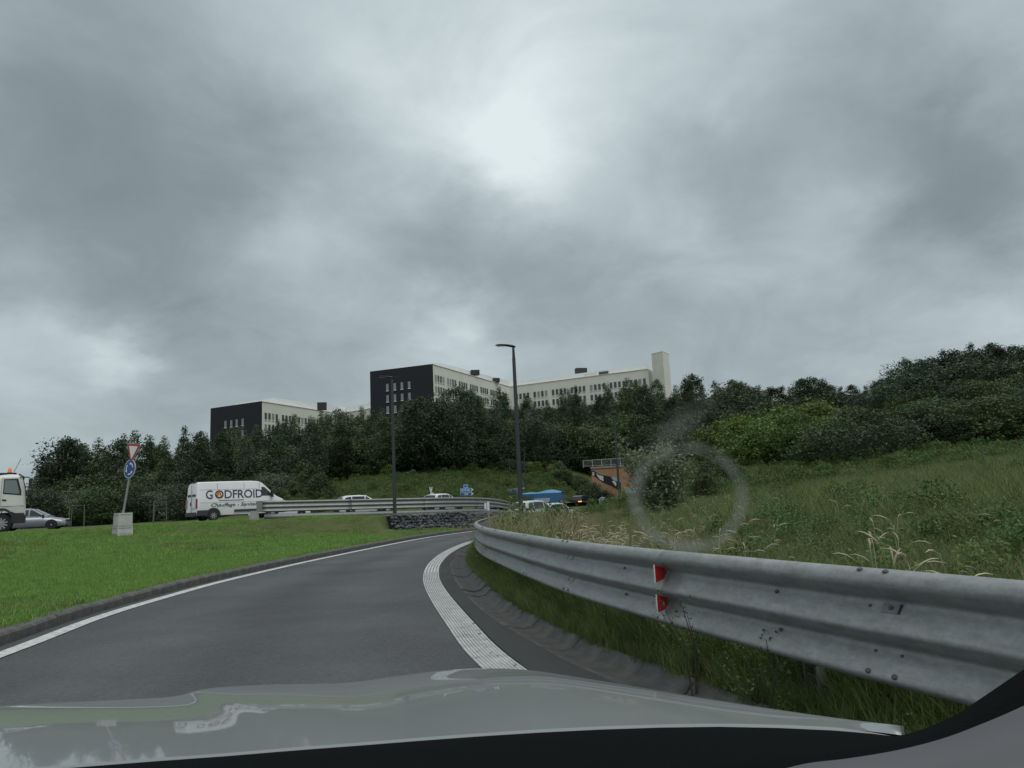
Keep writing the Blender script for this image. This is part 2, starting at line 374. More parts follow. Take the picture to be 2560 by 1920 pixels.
MB().grid(ribbon(sRL, -.145, .145, .016, (-8, 5.0))).build('edge_line', m_paint2, road)
rows = []
xRLf = xat(sRL)
for y in np.arange(-6, 43, .5):
    a, b = float(xRLf(y)) + .17, float(xR(y)) + .01
    if b > a: rows.append([(a, y, .0135), ((a + b) / 2, y, .0135), (b, y, .0135)])
MB().grid(rows).build('dark_edge_strip', asphalt('dark_edge_asphalt', (.045, .045, .045)), road)
# raised profile marking: rows of small thermoplastic studs, merging into ribs further on
P = resample([p for p in sRL], .042); mbs = MB()
for i in range(1, len(P) - 1):
    p = P[i]
    if not 4.2 < p.y < 15: continue
    t = (P[i + 1] - P[i - 1]).normalized(); n = Vector((t.y, -t.x, 0))
    for k in range(10):
        o = -.135 + .03 * k; q = p + n * o + t * (.021 if k % 2 else 0)
        if random.random() < .03: continue
        a, b = t * random.uniform(.0125, .0165), n * .0115; zb, zt = .012, .022
        V = [(q + s1 * a + s2 * b) for s1, s2 in ((-1, -1), (1, -1), (1, 1), (-1, 1))]
        mbs.add([(v.x, v.y, zb) for v in V] + [(v.x * .8 + q.x * .2, v.y * .8 + q.y * .2, zt) for v in V],
                [(4, 5, 6, 7), (0, 1, 5, 4), (1, 2, 6, 5), (2, 3, 7, 6), (3, 0, 4, 7)])
o = mbs.build('raised_line_studs', m_paint, road); o['kind'] = 'stuff'
mbs = MB()
for k in range(5):
    mbs.grid(ribbon(sRL, -.145 + .06 * k, -.145 + .06 * k + .045, .0172, (14.6, 48)))
mbs.build('ribbed_line', m_paint, road)
def pieces(name, parent, sp, prof, length, gap, m, ylim, jitter=.006):
    P = resample(sp, length); k = 0
    for a, b in zip(P, P[1:]):
        if not ylim[0] < a.y < ylim[1]: continue
        t = (b - a).normalized(); n = Vector((t.y, -t.x, 0)); L = (b - a).length - gap; mid = (a + b) / 2
        dz = random.uniform(-jitter, jitter); ry = random.uniform(-jitter, jitter); mb = MB(); rows = []
        for s in (-.5, -.48, .48, .5):
            sh = .012 if abs(s) == .5 else 0
            rows.append([tuple(Vector((0, 0, z - (sh if i not in (0, len(prof) - 1) else 0) + ry * s)) + n * o + t * (L * s)) for i, (o, z) in enumerate(prof)])
        mb.grid(rows); npf = len(prof)
        mb.f += [tuple(range(npf)), tuple(range(3 * npf, 4 * npf))[::-1]]
        q = mb.build(name, m, parent); q.location = (mid.x, mid.y, dz)
kerb = structure(thing('kerb', 'x', 'x')); del kerb['label']; del kerb['category']
pieces('kerb_stone', kerb, sL, [(-.2, -.2), (-.2, .105), (-.225, .135), (-.40, .14), (-.42, .12), (-.42, -.2)], 1.0, .012, m_kerb, (3, 47))
gut = structure(thing('gutter', 'x', 'x')); del gut['label']; del gut['category']
pieces('gutter_slab', gut, sR, [(.0, -.2), (.0, .004), (.04, .012), (.10, -.012), (.2, -.035), (.3, -.015), (.37, .05), (.41, .06), (.42, -.2)], .62, .016, m_gut, (1.5, 42), .016)
# roundabout carriageway and the road behind the bank
def road_strip(name, P, width, dz=.03):
    Q = resample(spline([(a, b, 0) for a, b in P]), 1.5); rows = []
    for i, p in enumerate(Q):
        t = (Q[min(i + 1, len(Q) - 1)] - Q[max(i - 1, 0)]).normalized(); n = Vector((t.y, -t.x, 0)); r = []
        zc = max(tz(p.x + n.x * o, p.y + n.y * o) for o in np.linspace(-width / 2, width / 2, 5))
        for k in range(5):
            q = p + n * (width * (k / 4 - .5)); r.append((q.x, q.y, zc + dz))
        rows.append(r)
    for i in range(1, len(rows) - 1):
        pass
    return structure(MB().grid(rows).build(name, m_asph, smooth=True))
road_strip('roundabout_road', [(-90, 26), (-60, 33.5), (-40, 42), (-27, 48), (-18, 54), (-11, 61), (-5, 68), (1, 75), (6, 82)], 9)

# ------------------------------------------------------------------ buildings on the hill
m_black = mat('black_cladding', (.007, .008, .012), .7, var=.15, vscale=.3)
m_cream = mat('cream_render', (.62, .61, .55), .85, var=.05, vscale=.25)
m_white = mat('white_cladding', (.72, .73, .72), .7, var=.04, vscale=.4)
m_glass = mat('dark_window_glass', (.055, .065, .072), .18, spec=.6)
m_glassl = mat('blind_window_glass', (.22, .24, .25), .35)
m_sill = mat('white_sill', (.62, .62, .60), .6)
m_vent = mat('roof_plant', (.02, .021, .024), .6)
def xy(px, py, Y): p = D(px, py, Y); return Vector((p.x, p.y, 0))
WIN = {}
def facade_windows(parent, a, b, ztop, cols, rows_z, wide, tall, m, key, blind=.0):
    t = (b - a).normalized(); n = Vector((t.y, -t.x, 0))
    if n.y > 0: n = -n
    rz = math.atan2(t.y, t.x)
    if key not in WIN:
        WIN[key] = (MB().box((0, 0, 0), (wide, .12, tall)).me('window'), MB().box((0, 0, 0), (wide + .1, .3, .22)).me('sill'),
                    MB().box((0, 0, 0), (wide, .12, tall)).me('window'))
        WIN[key][0].materials.append(m); WIN[key][1].materials.append(m_sill); WIN[key][2].materials.append(m_glassl)
    for z in rows_z:
        for s in cols:
            p = a + t * s + n * .10
            o = link('window', WIN[key][2 if random.random() < blind else 0], None, parent); o.location = (p.x, p.y, ztop - z - tall / 2); o.rotation_euler = (0, 0, rz)
            q = link('sill', WIN[key][1], None, o); q.location = (0, -.0, -tall / 2 - .14)
def wing(name, label, A, B, V, E, zt, cols1, cols2, rows1, rowsb, bcols, ph):
    base = 12.0
    t1 = (V - B).normalized(); tb = (B - A).normalized(); t2 = (E - V).normalized()
    n2 = Vector((-t2.y, t2.x, 0)); n2 = n2 if n2.y > 0 else -n2
    c = thing(name, label, 'building', (0, 0, 0))
    A2 = A + t1 * ((V - B).length + 6); E2 = E + n2 * 16; V2 = V + n2 * 16
    mb = MB(); fp = [A, B, V, E, E2, V2, A2]; mb.prism([(p.x, p.y) for p in fp], (0, 0, base), (1, 0, 0), (0, 1, 0), zt - base); mb.build('wall', m_cream, c)
    nb = Vector((tb.y, -tb.x, 0)); nb = nb if nb.y < 0 else -nb
    mb = MB(); q = [A + nb * .25 - tb * .2, B + nb * .25, B - nb * .05, A - nb * .05 - tb * .2]
    mb.prism([(p.x, p.y) for p in q], (0, 0, base), (1, 0, 0), (0, 1, 0), zt - base + .15); mb.build('black_end_cladding', m_black, c)
    # set-back top storey
    k = 4.5
    Bp, Ap = B + t1 * 9 - tb * k * .6, A + t1 * 9 + tb * 2; Vp = V + n2 * 3.5 - t1 * 1; Ep = E - t2 * 1.5 + n2 * 3
    E3, V3, A3 = Ep + n2 * 10, V2 - n2 * 2, A2 - t1 * 3
    mb = MB(); mb.prism([(p.x, p.y) for p in [Ap, Bp, Vp, Ep, E3, V3, A3]], (0, 0, zt - 1), (1, 0, 0), (0, 1, 0), ph + 1); mb.build('top_storey', m_white, c)
    mb = MB(); mb.prism([(p.x, p.y) for p in [A, B, V, E]], (0, 0, zt), (1, 0, 0), (0, 1, 0), .01)
    # parapet capping strip
    cap = MB()
    for a, b in ((B, V), (V, E)):
        m_ = (a + b) / 2; tt = b - a; cap.box((m_.x, m_.y, zt + .06), (tt.length, .5, .14), math.atan2(tt.y, tt.x))
    cap.build('parapet_cap', m_white, c)
    facade_windows(c, B, V, zt, cols1, rows1, 1.0, 2.3, m_glass, 'w1', .15)
    if cols2: facade_windows(c, V, E, zt, cols2, rows1, 1.0, 2.3, m_glass, 'w1', .15)
    facade_windows(c, A + nb * .25, B + nb * .25, zt, bcols, rowsb, .95, 2.3, m_glassl, 'wb', 0)
    return c, (Ap, Bp, Vp, Ep)
def groups(L, start, n, pitch, gap):
    out = []; s = start; k = 0
    while s < L - 1.5:
        out.append(s); k += 1; s += pitch + (gap if k % n == 0 else 0)
    return out
A, B, V, E = xy(927, 931, 254.5), xy(1082, 911, 246), xy(1275, 969, 302), xy(1620, 924, 275)
zt = D(1082, 911, 246).z
L1, L2 = (V - B).length, (E - V).length
main, _pm = wing('hospital_building', 'tall hospital wing with black end wall and long cream window rows, above the wood', A, B, V, E, zt,
             groups(L1, 1.6, 4, 1.72, 1.5), groups(L2, 3, 4, 1.72, 1.3), [3.4, 7.3, 11.2], [5.0, 8.9, 12.8], [6.7, 9.6, 12.4, 15.2], 2.3)
Ap, Bp, Vp, Ep = _pm
tw = thing('chimney_tower', 'plain cream stair tower rising above the hospital roof end', 'tower', (0, 0, 0))
tc_, tl_, tr_ = xy(1656, 879, 268), xy(1628, 882, 272), xy(1672, 886, 274)
MB().prism([(p.x, p.y) for p in [tl_, tc_, tr_, tr_ + (tl_ - tc_)]], (0, 0, 12), (1, 0, 0), (0, 1, 0), D(1656, 879, 268).z - 12).build('shaft', m_cream, tw)
cpz = D(1656, 879, 268).z
MB().prism([(p.x, p.y) for p in [tl_ + Vector((-.1, 0, 0)), tc_ + Vector((0, -.15, 0)), tr_ + Vector((.1, 0, 0)), tr_ + (tl_ - tc_)]], (0, 0, cpz), (1, 0, 0), (0, 1, 0), .2).build('coping', m_white, tw)
for px, py, Y, sx, sz in ((1187, 926, 275, 3.2, 1.8), (1240, 946, 290, 2.6, 1.6), (1452, 921, 300, 4.6, 4.0)):
    p = D(px, py, Y); MB().box((p.x, p.y, p.z - sz / 2), (sx, 2.5, sz), .2).build('roof_vent', m_vent, main)
t2 = (Ep - Vp).normalized()
for f_, wd, m_ in ((.60, 5.0, m_cream), (.70, 3.9, m_glass)):
    p = Vp.lerp(Ep, f_); n2 = Vector((t2.y, -t2.x, 0)); n2 = n2 if n2.y < 0 else -n2; p = p + n2 * .1
    MB().box((p.x, p.y, zt + 1.0), (wd, .2, 1.6), math.atan2(t2.y, t2.x)).build('louvre_panel', m_, main)
A, B, V, E = xy(529, 1022, 257), xy(655, 1004, 246), xy(850, 1033, 286), xy(1000, 1010, 266)
zt2 = D(655, 1004, 246).z
low, _pl = wing('hospital_building', 'lower hospital wing with black end wall, left of the taller wing', A, B, V, E, zt2,
            groups((V - B).length, 1.8, 4, 1.8, 1.4), [], [3.6, 7.5, 11.4], [5.0, 8.9, 12.8], [7.4, 10.2, 12.8, 15.6], 2.6)
p = D(805, 1009, 262); MB().box((p.x, p.y, p.z - 1), (3.2, 2.5, 2.6), .2).build('roof_vent', m_vent, low)
a, b, c_ = xy(1790, 985, 320), xy(1957, 967, 300), xy(1990, 985, 325)
fb = thing('far_building', 'plain cream building top just showing behind the dark trees', 'building')
MB().prism([(p.x, p.y) for p in [a, b, c_, a + (c_ - b)]], (0, 0, 15), (1, 0, 0), (0, 1, 0), D(1957, 967, 300).z - 15).build('wall', m_cream, fb)
MB().box((b.x - 6, b.y + 6, D(1957, 967, 300).z - .2), (14, 3, .6), -.3).build('parapet_cap', m_white, fb)

# ------------------------------------------------------------------ trees and shrubs
m_bark = mat('bark', (.055, .048, .040), .9, var=.3, vscale=6, bump=.6, bscale=20)
m_bark2 = mat('pale_bark', (.17, .165, .15), .9, var=.4, vscale=5, bump=.5, bscale=20)
def leaves(rg, C, per, sig, size, flat=.75, up=.5):
    n = len(C) * per
    P = np.repeat(C, per, 0) + np.clip(rg.normal(0, 1, (n, 3)), -1.7, 1.7) * np.repeat(sig, per)[:, None] * np.array([1, 1, flat])
    nrm = rg.normal(0, 1, (n, 3)); nrm[:, 2] = np.abs(nrm[:, 2]) + up; nrm /= np.linalg.norm(nrm, axis=1)[:, None]
    a = np.cross(nrm, rg.normal(0, 1, (n, 3))); a /= np.linalg.norm(a, axis=1)[:, None]; b = np.cross(nrm, a)
    s = size * rg.uniform(.6, 1.35, (n, 1))
    V = np.stack([P - a * s, P + b * s * .55 + a * s * .1, P + a * s, P - b * s * .55 + a * s * .1], 1).reshape(-1, 3)
    F = np.arange(4 * n).reshape(n, 4)
    return V, F
def crown_centres(rg, H, Rr, h0, n, style):
    t = rg.beta(1.15, 1.25, n) if style != 'spire' else rg.beta(1.0, 1.5, n)
    t = np.concatenate([t, [1.0, .95, .9]])
    if style == 'spire': r = Rr * np.clip(t * 5, 0, 1) * (1 - t) ** .75 + .12
    elif style == 'round': r = Rr * np.sqrt(np.clip(1 - (2 * t - 1) ** 2, 0.02, 1)) ** .8
    else: r = Rr * np.clip(t * 3.5, 0.2, 1) * np.sqrt(np.clip(1 - t ** 2.2, .02, 1))
    an = rg.uniform(0, 2 * math.pi, len(t)); ph = rg.uniform(0, 6.28, 3)
    lob = 1 + .22 * np.sin(an * 3 + ph[0] + t * 4) + .16 * np.sin(an * 5 + ph[1] - t * 7)
    rho = r * lob * np.sqrt(rg.uniform(.25, 1, len(t)))
    return np.stack([rho * np.cos(an), rho * np.sin(an), h0 + t * (H - h0)], 1)
def tree_mesh(seed, H, Rr, h0, ncl, per, leaf, style, mleaf, mb_, sigma=.42, limbs=9):
    rg = np.random.default_rng(seed); C = crown_centres(rg, H, Rr, h0, ncl, style)
    V, F = leaves(rg, C, per, sigma * rg.uniform(.6, 1.3, len(C)), leaf)
    cm = bpy.data.meshes.new('crown'); cm.from_pydata(V.tolist(), [], F.tolist()); cm.materials.append(mleaf)
    mb = MB(); bend = rg.normal(0, .12, (5, 2)); zs = [-.3, H * .2, H * .45, H * .7, H * .93]
    tr = [Vector((bend[i, 0] * (i > 0), bend[i, 1] * (i > 0), zs[i])) for i in range(5)]; r0 = .018 * H
    mb.tube(tr, [r0 * 1.2, r0, r0 * .75, r0 * .45, r0 * .12], 7)
    idx = rg.choice(len(C), min(limbs, len(C)), False)
    for i in idx:
        e = Vector(C[i]); k = max(.15, min(.8, (e.z - H * .12) / H)); s = Vector((0, 0, k * H * .9)); 
        s = Vector((tr[2].x * .6, tr[2].y * .6, max(h0 * .5, e.z - .28 * H)))
        mid = s.lerp(e, .55) + Vector((0, 0, .06 * H)); mb.tube([s, mid, e], [r0 * .4, r0 * .25, r0 * .06], 5)
    tm = mb.me('trunk'); tm.materials.append(mb_)
    tm.polygons.foreach_set('use_smooth', [True] * len(tm.polygons)); return tm, cm
lf_dark = leafmat('leaf_dark', (.032, .053, .029), (.078, .110, .058))
lf_mid = leafmat('leaf_mid', (.046, .076, .032), (.097, .138, .058))
lf_grey = leafmat('leaf_greygreen', (.080, .108, .066), (.150, .185, .115))
lf_bright = leafmat('leaf_bright', (.070, .120, .026), (.145, .210, .060), .3)
lf_willow = leafmat('leaf_willow', (.13, .18, .09), (.29, .355, .22), .4)
TREE = {}
for i, (st, H, Rr, h0, n, per, lf, ml, bk, sg) in enumerate([
        ('spire', 12, 1.9, 1.5, 120, 34, .15, lf_dark, m_bark2, .36), ('spire', 12, 2.1, 2.0, 130, 34, .15, lf_mid, m_bark2, .38),
        ('egg', 11, 2.4, 1.8, 150, 36, .16, lf_dark, m_bark, .42), ('egg', 11, 2.2, 1.5, 140, 36, .15, lf_mid, m_bark, .40),
        ('round', 10, 3.0, 1.6, 170, 38, .16, lf_dark, m_bark, .48), ('egg', 12, 1.9, 3.0, 105, 32, .14, lf_mid, m_bark2, .35),
        ('spire', 10, 1.6, 1.0, 95, 30, .13, lf_grey, m_bark2, .32)]):
    TREE[i] = tree_mesh(100 + i, H, Rr, h0, n, per, lf, st, ml, bk, sg) + (H,)
SHR = {}
for i, (H, Rr, n, per, lf, ml, sg, st) in enumerate([
        (4.0, 2.4, 120, 40, .12, lf_bright, .34, 'round'), (4.5, 2.6, 130, 42, .13, lf_mid, .36, 'round'), (4.5, 2.8, 130, 42, .13, lf_dark, .38, 'round'),
        (3.0, 1.8, 100, 40, .10, lf_grey, .28, 'round'), (4.0, 2.0, 110, 40, .11, lf_mid, .32, 'egg'), (3.4, 1.6, 90, 40, .10, lf_bright, .27, 'egg')]):
    SHR[i] = tree_mesh(300 + i, H, Rr, .15, n, per, lf, st, ml, m_bark, sg, 12) + (H,)
def plant(kind, name, label, cat, group, x, y, h, rz=None, wscale=1.0, lib=None, zoff=0):
    tm, cm, H = (lib or TREE)[kind]; s = h / H
    r = thing(name, label, cat, (x, y, tz(x, y) - .05 + zoff), random.uniform(0, 6.28) if rz is None else rz, group)
    r.scale = (s * wscale, s * wscale, s)
    link('trunk' if lib is None else 'stem', tm, None, r); link('crown' if lib is None else 'foliage', cm, None, r)
    return r
LAB = {0: 'slender pointed dark tree in the hillside wood', 1: 'slender pointed mid green tree in the hillside wood', 2: 'dense dark oval tree in the hillside wood',
       3: 'mid green oval tree in the hillside wood', 4: 'broad round dark tree in the hillside wood', 5: 'open mid green tree with pale trunk in the hillside wood',
       6: 'small grey green spire tree in the hillside wood'}
ntree = 0; placed = []
def put_tree(x, y, h, kind):
    global ntree
    wsc = max(1.0, min(1.45, 9.5 / h)) * random.uniform(.85, 1.12)
    plant(kind, 'woodland_tree', LAB[kind], 'tree', 'trees of the hillside wood, ' + LAB[kind].split(' in ')[0], x, y, h, wscale=wsc); ntree += 1; placed.append((x, y))
for Y, du, umin, umax, crest in ((99, .048, -.28, -.01, 0), (109, .042, -.52, .03, 0), (119, .038, -.62, .30, 0), (129, .034, -.66, .34, 0), (141, .031, -.655, .34, 0), (156, .0255, -.60, .34, 1), (176, .025, -.45, .34, 1)):
    u = umin
    while u < umax:
        uu = u + random.uniform(-.3, .3) * du; yy = Y + random.uniform(-4, 4); x = uu * yy
        g = tz(x, yy); px = proj((x, yy, g + 8))[0]; e = (hor(px) - silh(px)) / FPX
        top = CAMH + e * yy * 1.0
        hmax = top - g; h = random.uniform(8, 12.5)
        if crest or h > hmax: h = hmax * random.choice([.66, .76, .84, .9, .96, 1.0, 1.06])
        if h > 15: h = random.uniform(11, 14)
        if h > 4.2 and not (.04 < uu < .22 and yy < 125):
            put_tree(x, yy, h, random.choice([0, 1, 0, 5, 3, 1, 5, 6] if crest else [0, 1, 2, 2, 3, 3, 4, 5, 0, 6] if Y > 120 else [2, 3, 3, 4, 1, 5, 6]))
        u += du
# left end of the wood
for px, Y, h, k in ((95, 112, 9.5, 6), (118, 118, 10, 0), (150, 112, 12.6, 4), (165, 116, 13, 2), (195, 120, 12.4, 3), (240, 118, 12.8, 1), (290, 116, 12, 2), (330, 122, 13.6, 5)):
    p = D(px, 1280, Y); put_tree(p.x, Y, h, k)
# the grey-green young planting in front of the wood, behind the roundabout
def shrub(px, Y, h, kind, label, group, wsc=1.0, name='shrub'):
    p = D(px, 1280, Y); return plant(kind, name, label, 'shrub', group, p.x, Y, h, None, wsc, SHR)
for i in range(46):
    px = 55 + i * 16.5 + random.uniform(-8, 8); Y = random.uniform(82, 98)
    shrub(px, Y, random.uniform(2.0, 4.2), random.choice([3, 3, 4, 1]), 'low grey green shrub in the young planting behind the roundabout', 'shrubs of the young planting', 1.1)
# bank behind the far rail
for i in range(30):
    px = 690 + i * 25 + random.uniform(-12, 12); Y = random.uniform(97, 104)
    shrub(px, Y, random.uniform(.8, 2.2), random.choice([4, 1, 0, 5, 3]), 'small shrub on the weedy bank below the wood', 'shrubs on the weedy bank', 1.2)
# right hand slope: bright front shrubs, dark thicket behind, tops against the sky
for px, Y, h, k in ((1745, 58, 3.2, 5), (1790, 60, 4.2, 0), (1835, 57, 3.4, 0), (1870, 62, 4.6, 5), (1915, 58, 3.6, 0), (1955, 60, 4.4, 0), (1990, 56, 3.2, 0), (2030, 59, 4.0, 0), (2070, 62, 4.4, 5),
                    (2100, 57, 3.4, 0), (1975, 66, 4.8, 5), (1735, 64, 3.6, 5), (1820, 70, 5.0, 0), (1900, 69, 5.0, 0), (2050, 68, 4.6, 0)):
    shrub(px, Y, h, k, 'bright yellow green shrub on the right hand slope', 'bright shrubs on the right hand slope', 1.1)
for i in range(26):
    px = 2085 + i * 23 + random.uniform(-10, 10); Y = random.uniform(51, 60)
    shrub(px, Y, random.uniform(2.2, 3.6), random.choice([2, 2, 1]), 'dark green bramble bush at the top edge of the right hand field', 'bramble bushes along the field edge', 1.25, 'bramble_bush')
for i in range(30):
    px = 2120 + i * 20 + random.uniform(-10, 10); Y = random.uniform(61, 72)
    shrub(px, Y, random.uniform(1.8, 3.2), random.choice([1, 1, 0, 2]), 'mid green bush on the slope above the bramble edge', 'bushes above the bramble edge', 1.3, 'slope_bush')
def slope_tree(px, Y, k, f=1.0, lib=None, label='dark thicket tree on the right hand slope', grp='thicket on the right hand slope', wsc=1.2, hmax=99):
    p = D(px, 1200, Y); g = tz(p.x, Y); e = (hor(px) - silh(px)) / FPX; h = min(hmax, (CAMH + e * Y - g) * f)
    if h < 1.5: return
    plant(k, 'thicket_tree' if lib is None else 'thicket_shrub', label, 'tree' if lib is None else 'shrub', grp, p.x, Y, h, None, wsc, lib)
for i in range(30):
    px = 1850 + i * 26 + random.uniform(-10, 10)
    slope_tree(px, random.uniform(96, 104) if px < 2280 else random.uniform(84, 92), random.choice([2, 4, 4, 2, 0]), random.choice([.85, .95, 1.0, 1.04]), wsc=1.35)
for i in range(26):
    px = 1830 + i * 31 + random.uniform(-12, 12)
    slope_tree(px, random.uniform(84, 90) if px < 2280 else random.uniform(76, 82), 2, random.uniform(.62, .82), SHR, 'dark bushy shrub of the thicket on the right hand slope', 'dark thicket shrubs', 1.25, 8.5)
for i in range(24):
    px = 1800 + i * 34 + random.uniform(-12, 12)
    slope_tree(px, random.uniform(74, 80) if px < 2280 else random.uniform(68, 74), random.choice([2, 1, 1]), random.uniform(.42, .58), SHR, 'mid height green bush in front of the dark thicket', 'bushes before the thicket', 1.2, 6)
for px, h, k in ((1905, 1.02, 1), (2065, 1.08, 5), (2300, 1.1, 5)):
    slope_tree(px, 106 if px < 2280 else 93, k, h, label='thin open tree top standing above the thicket on the right', grp='thin tree tops above the thicket', wsc=.75)
# shrubs round the orange wall
for px, Y, h, k in ((1390, 106, 2.6, 1), (1420, 107, 2.4, 4), (1448, 108, 2.6, 1), (1462, 106, 2.8, 1), (1480, 119, 3.6, 1), (1505, 121, 4.4, 4), (1530, 120, 3.8, 1), (1560, 122, 5.0, 1), (1590, 120, 4.0, 4), (1620, 119, 4.6, 1), (1650, 118, 5.5, 1), (1360, 105, 2.2, 4), (1545, 126, 6, 1), (1610, 127, 6.5, 4), (1500, 127, 6, 1), (1480, 103, 2.9, 2), (1500, 103, 2.2, 2), (1520, 104, 1.6, 2), (1640, 104, 5.0, 4)):
    shrub(px, Y, h, k, 'green shrub growing around the orange graffiti wall', 'shrubs around the orange wall', 1.2)
# the pale willow-like bush and the mid-field bushes
def willow(px, Y, H, Wd, seed, lean):
    rg = np.random.default_rng(seed); p = D(px, 1260, Y)
    r = thing('willow_bush', 'pale silvery willow bush leaning in the rough field', 'bush', (p.x, Y, tz(p.x, Y) - .05))
    C = []; mb = MB()
    for i in range(46):
        an = rg.uniform(0, 6.28); L = rg.uniform(.5, 1.0); hh = H * L * rg.uniform(.8, 1.05); rr = Wd * rg.uniform(.15, 1) * L
        ex = math.cos(an) * rr + lean * hh * .35; ey = math.sin(an) * rr * .8
        pts = [Vector((0, 0, 0)), Vector((ex * .75, ey * .75, hh * .35)), Vector((ex * .95, ey * .95, hh * .8)), Vector((ex * 1.1, ey * 1.1, hh * .92))]
        mb.tube(pts, [.012, .009, .006, .002], 4)
        for k in range(9):
            t = .06 + .94 * k / 8; a = spline(pts, 8)[int(t * 24)]; C.append(a)
    V_, F_ = leaves(rg, np.array([c[:] for c in C]), 17, np.full(len(C), .20), .075, .9, .2)
    cm = bpy.data.meshes.new('foliage'); cm.from_pydata(V_.tolist(), [], F_.tolist()); link('foliage', cm, lf_willow, r)
    mb.build('stem', m_bark2, r)
willow(1668, 30, 3.3, 1.5, 5, -.3)
for px, Y, h, k, lb in ((1768, 40, 1.6, 4, 'mid green bush right behind the pale willow bush'),
                        (1800, 50, 1.9, 2, 'dark rounded bush beyond the willow bush in the field')):
    shrub(px, Y, h, k, lb, None, 1.2, 'field_bush')

# understorey on the hill, one uncountable mass
PROTO = bpy.data.collections.new('prototypes')
def scatter(name, protos, pts, scale, rot, idx, label=None, cat=None):
    cl = bpy.data.collections.new(name + '_kinds')
    for i, (me, m) in enumerate(protos):
        o = bpy.data.objects.new('%s_kind_%02d' % (name, i), me)
        if m and not me.materials: me.materials.append(m)
        cl.objects.link(o)
    me = bpy.data.meshes.new(name); me.from_pydata(np.asarray(pts, float).tolist(), [], [])
    for nm, ty, arr in (('sc', 'FLOAT', scale), ('id', 'INT', idx)):
        a = me.attributes.new(nm, ty, 'POINT'); a.data.foreach_set('value', np.asarray(arr, 'f' if ty == 'FLOAT' else 'i'))
    a = me.attributes.new('rt', 'FLOAT_VECTOR', 'POINT'); a.data.foreach_set('vector', np.asarray(rot, 'f').ravel())
    o = link(name, me); stuff(o, label, cat)
    g = bpy.data.node_groups.new(name, 'GeometryNodeTree')
    g.interface.new_socket('Geometry', in_out='INPUT', socket_type='NodeSocketGeometry'); g.interface.new_socket('Geometry', in_out='OUTPUT', socket_type='NodeSocketGeometry')
    gi, go = g.nodes.new('NodeGroupInput'), g.nodes.new('NodeGroupOutput')
    ip = g.nodes.new('GeometryNodeInstanceOnPoints'); ci = g.nodes.new('GeometryNodeCollectionInfo')
    ci.inputs['Collection'].default_value = cl; ci.inputs['Separate Children'].default_value = True; ci.inputs['Reset Children'].default_value = True
    def na(nm, ty):
        n = g.nodes.new('GeometryNodeInputNamedAttribute'); n.data_type = ty; n.inputs['Name'].default_value = nm; return n.outputs[0]
    g.links.new(gi.outputs[0], ip.inputs['Points']); g.links.new(ci.outputs[0], ip.inputs['Instance']); ip.inputs['Pick Instance'].default_value = True
    g.links.new(na('id', 'INT'), ip.inputs['Instance Index']); g.links.new(na('rt', 'FLOAT_VECTOR'), ip.inputs['Rotation']); g.links.new(na('sc', 'FLOAT'), ip.inputs['Scale'])
    g.links.new(ip.outputs[0], go.inputs[0])
    md = o.modifiers.new('scatter', 'NODES'); md.node_group = g
    return o
def rots(n, tilt=.12): return np.stack([rng.normal(0, tilt, n), rng.normal(0, tilt, n), rng.uniform(0, 6.28, n)], 1)
n = 4200
yy = rng.uniform(102, 190, n); uu = rng.uniform(-.62, .7, n); xx = uu * yy
keep = (uu < .27) & ~((uu > .0) & (uu < .2) & (yy < 118)) & ~((uu < -.3) & (yy < 104)); xx, yy = xx[keep], yy[keep]; n = len(xx)
scatter('undergrowth', [(SHR[1][1], None), (SHR[2][1], None), (SHR[4][1], None)], np.stack([xx, yy, terr(xx, yy) - .3], 1), rng.uniform(.6, 1.5, n), rots(n), rng.integers(0, 3, n),
        'dense green undergrowth covering the wooded hillside', 'undergrowth')

# ------------------------------------------------------------------ grass
def tuft(seed, nb, rad, h0, h1, wid, curve, seeds=0, seedh=1.3):
    rg = np.random.default_rng(seed); V = []; F = []
    for i in range(nb):
        a = rg.uniform(0, 6.28); r = rad * math.sqrt(rg.uniform(0, 1)); bx, by = r * math.cos(a), r * math.sin(a)
        h = rg.uniform(h0, h1); d = rg.uniform(0, 6.28); c = curve * h * rg.uniform(.2, 1.2); w_ = wid * rg.uniform(.6, 1.2)
        dx, dy = math.cos(d), math.sin(d); sx, sy = -dy * w_ / 2, dx * w_ / 2; n0 = len(V)
        for k, (t, ww) in enumerate(((0, 1), (.45, .85), (.8, .5))):
            o = c * t * t; z = h * t * (1 - .12 * t * curve)
            V += [(bx + dx * o + sx * ww, by + dy * o + sy * ww, z - .01), (bx + dx * o - sx * ww, by + dy * o - sy * ww, z - .01)]
        V.append((bx + dx * c, by + dy * c, h * (1 - .18 * curve)))
        F += [(n0, n0 + 1, n0 + 3, n0 + 2), (n0 + 2, n0 + 3, n0 + 5, n0 + 4), (n0 + 4, n0 + 5, n0 + 6)]
    me = bpy.data.meshes.new('tuft'); me.from_pydata(V, [], F); return me
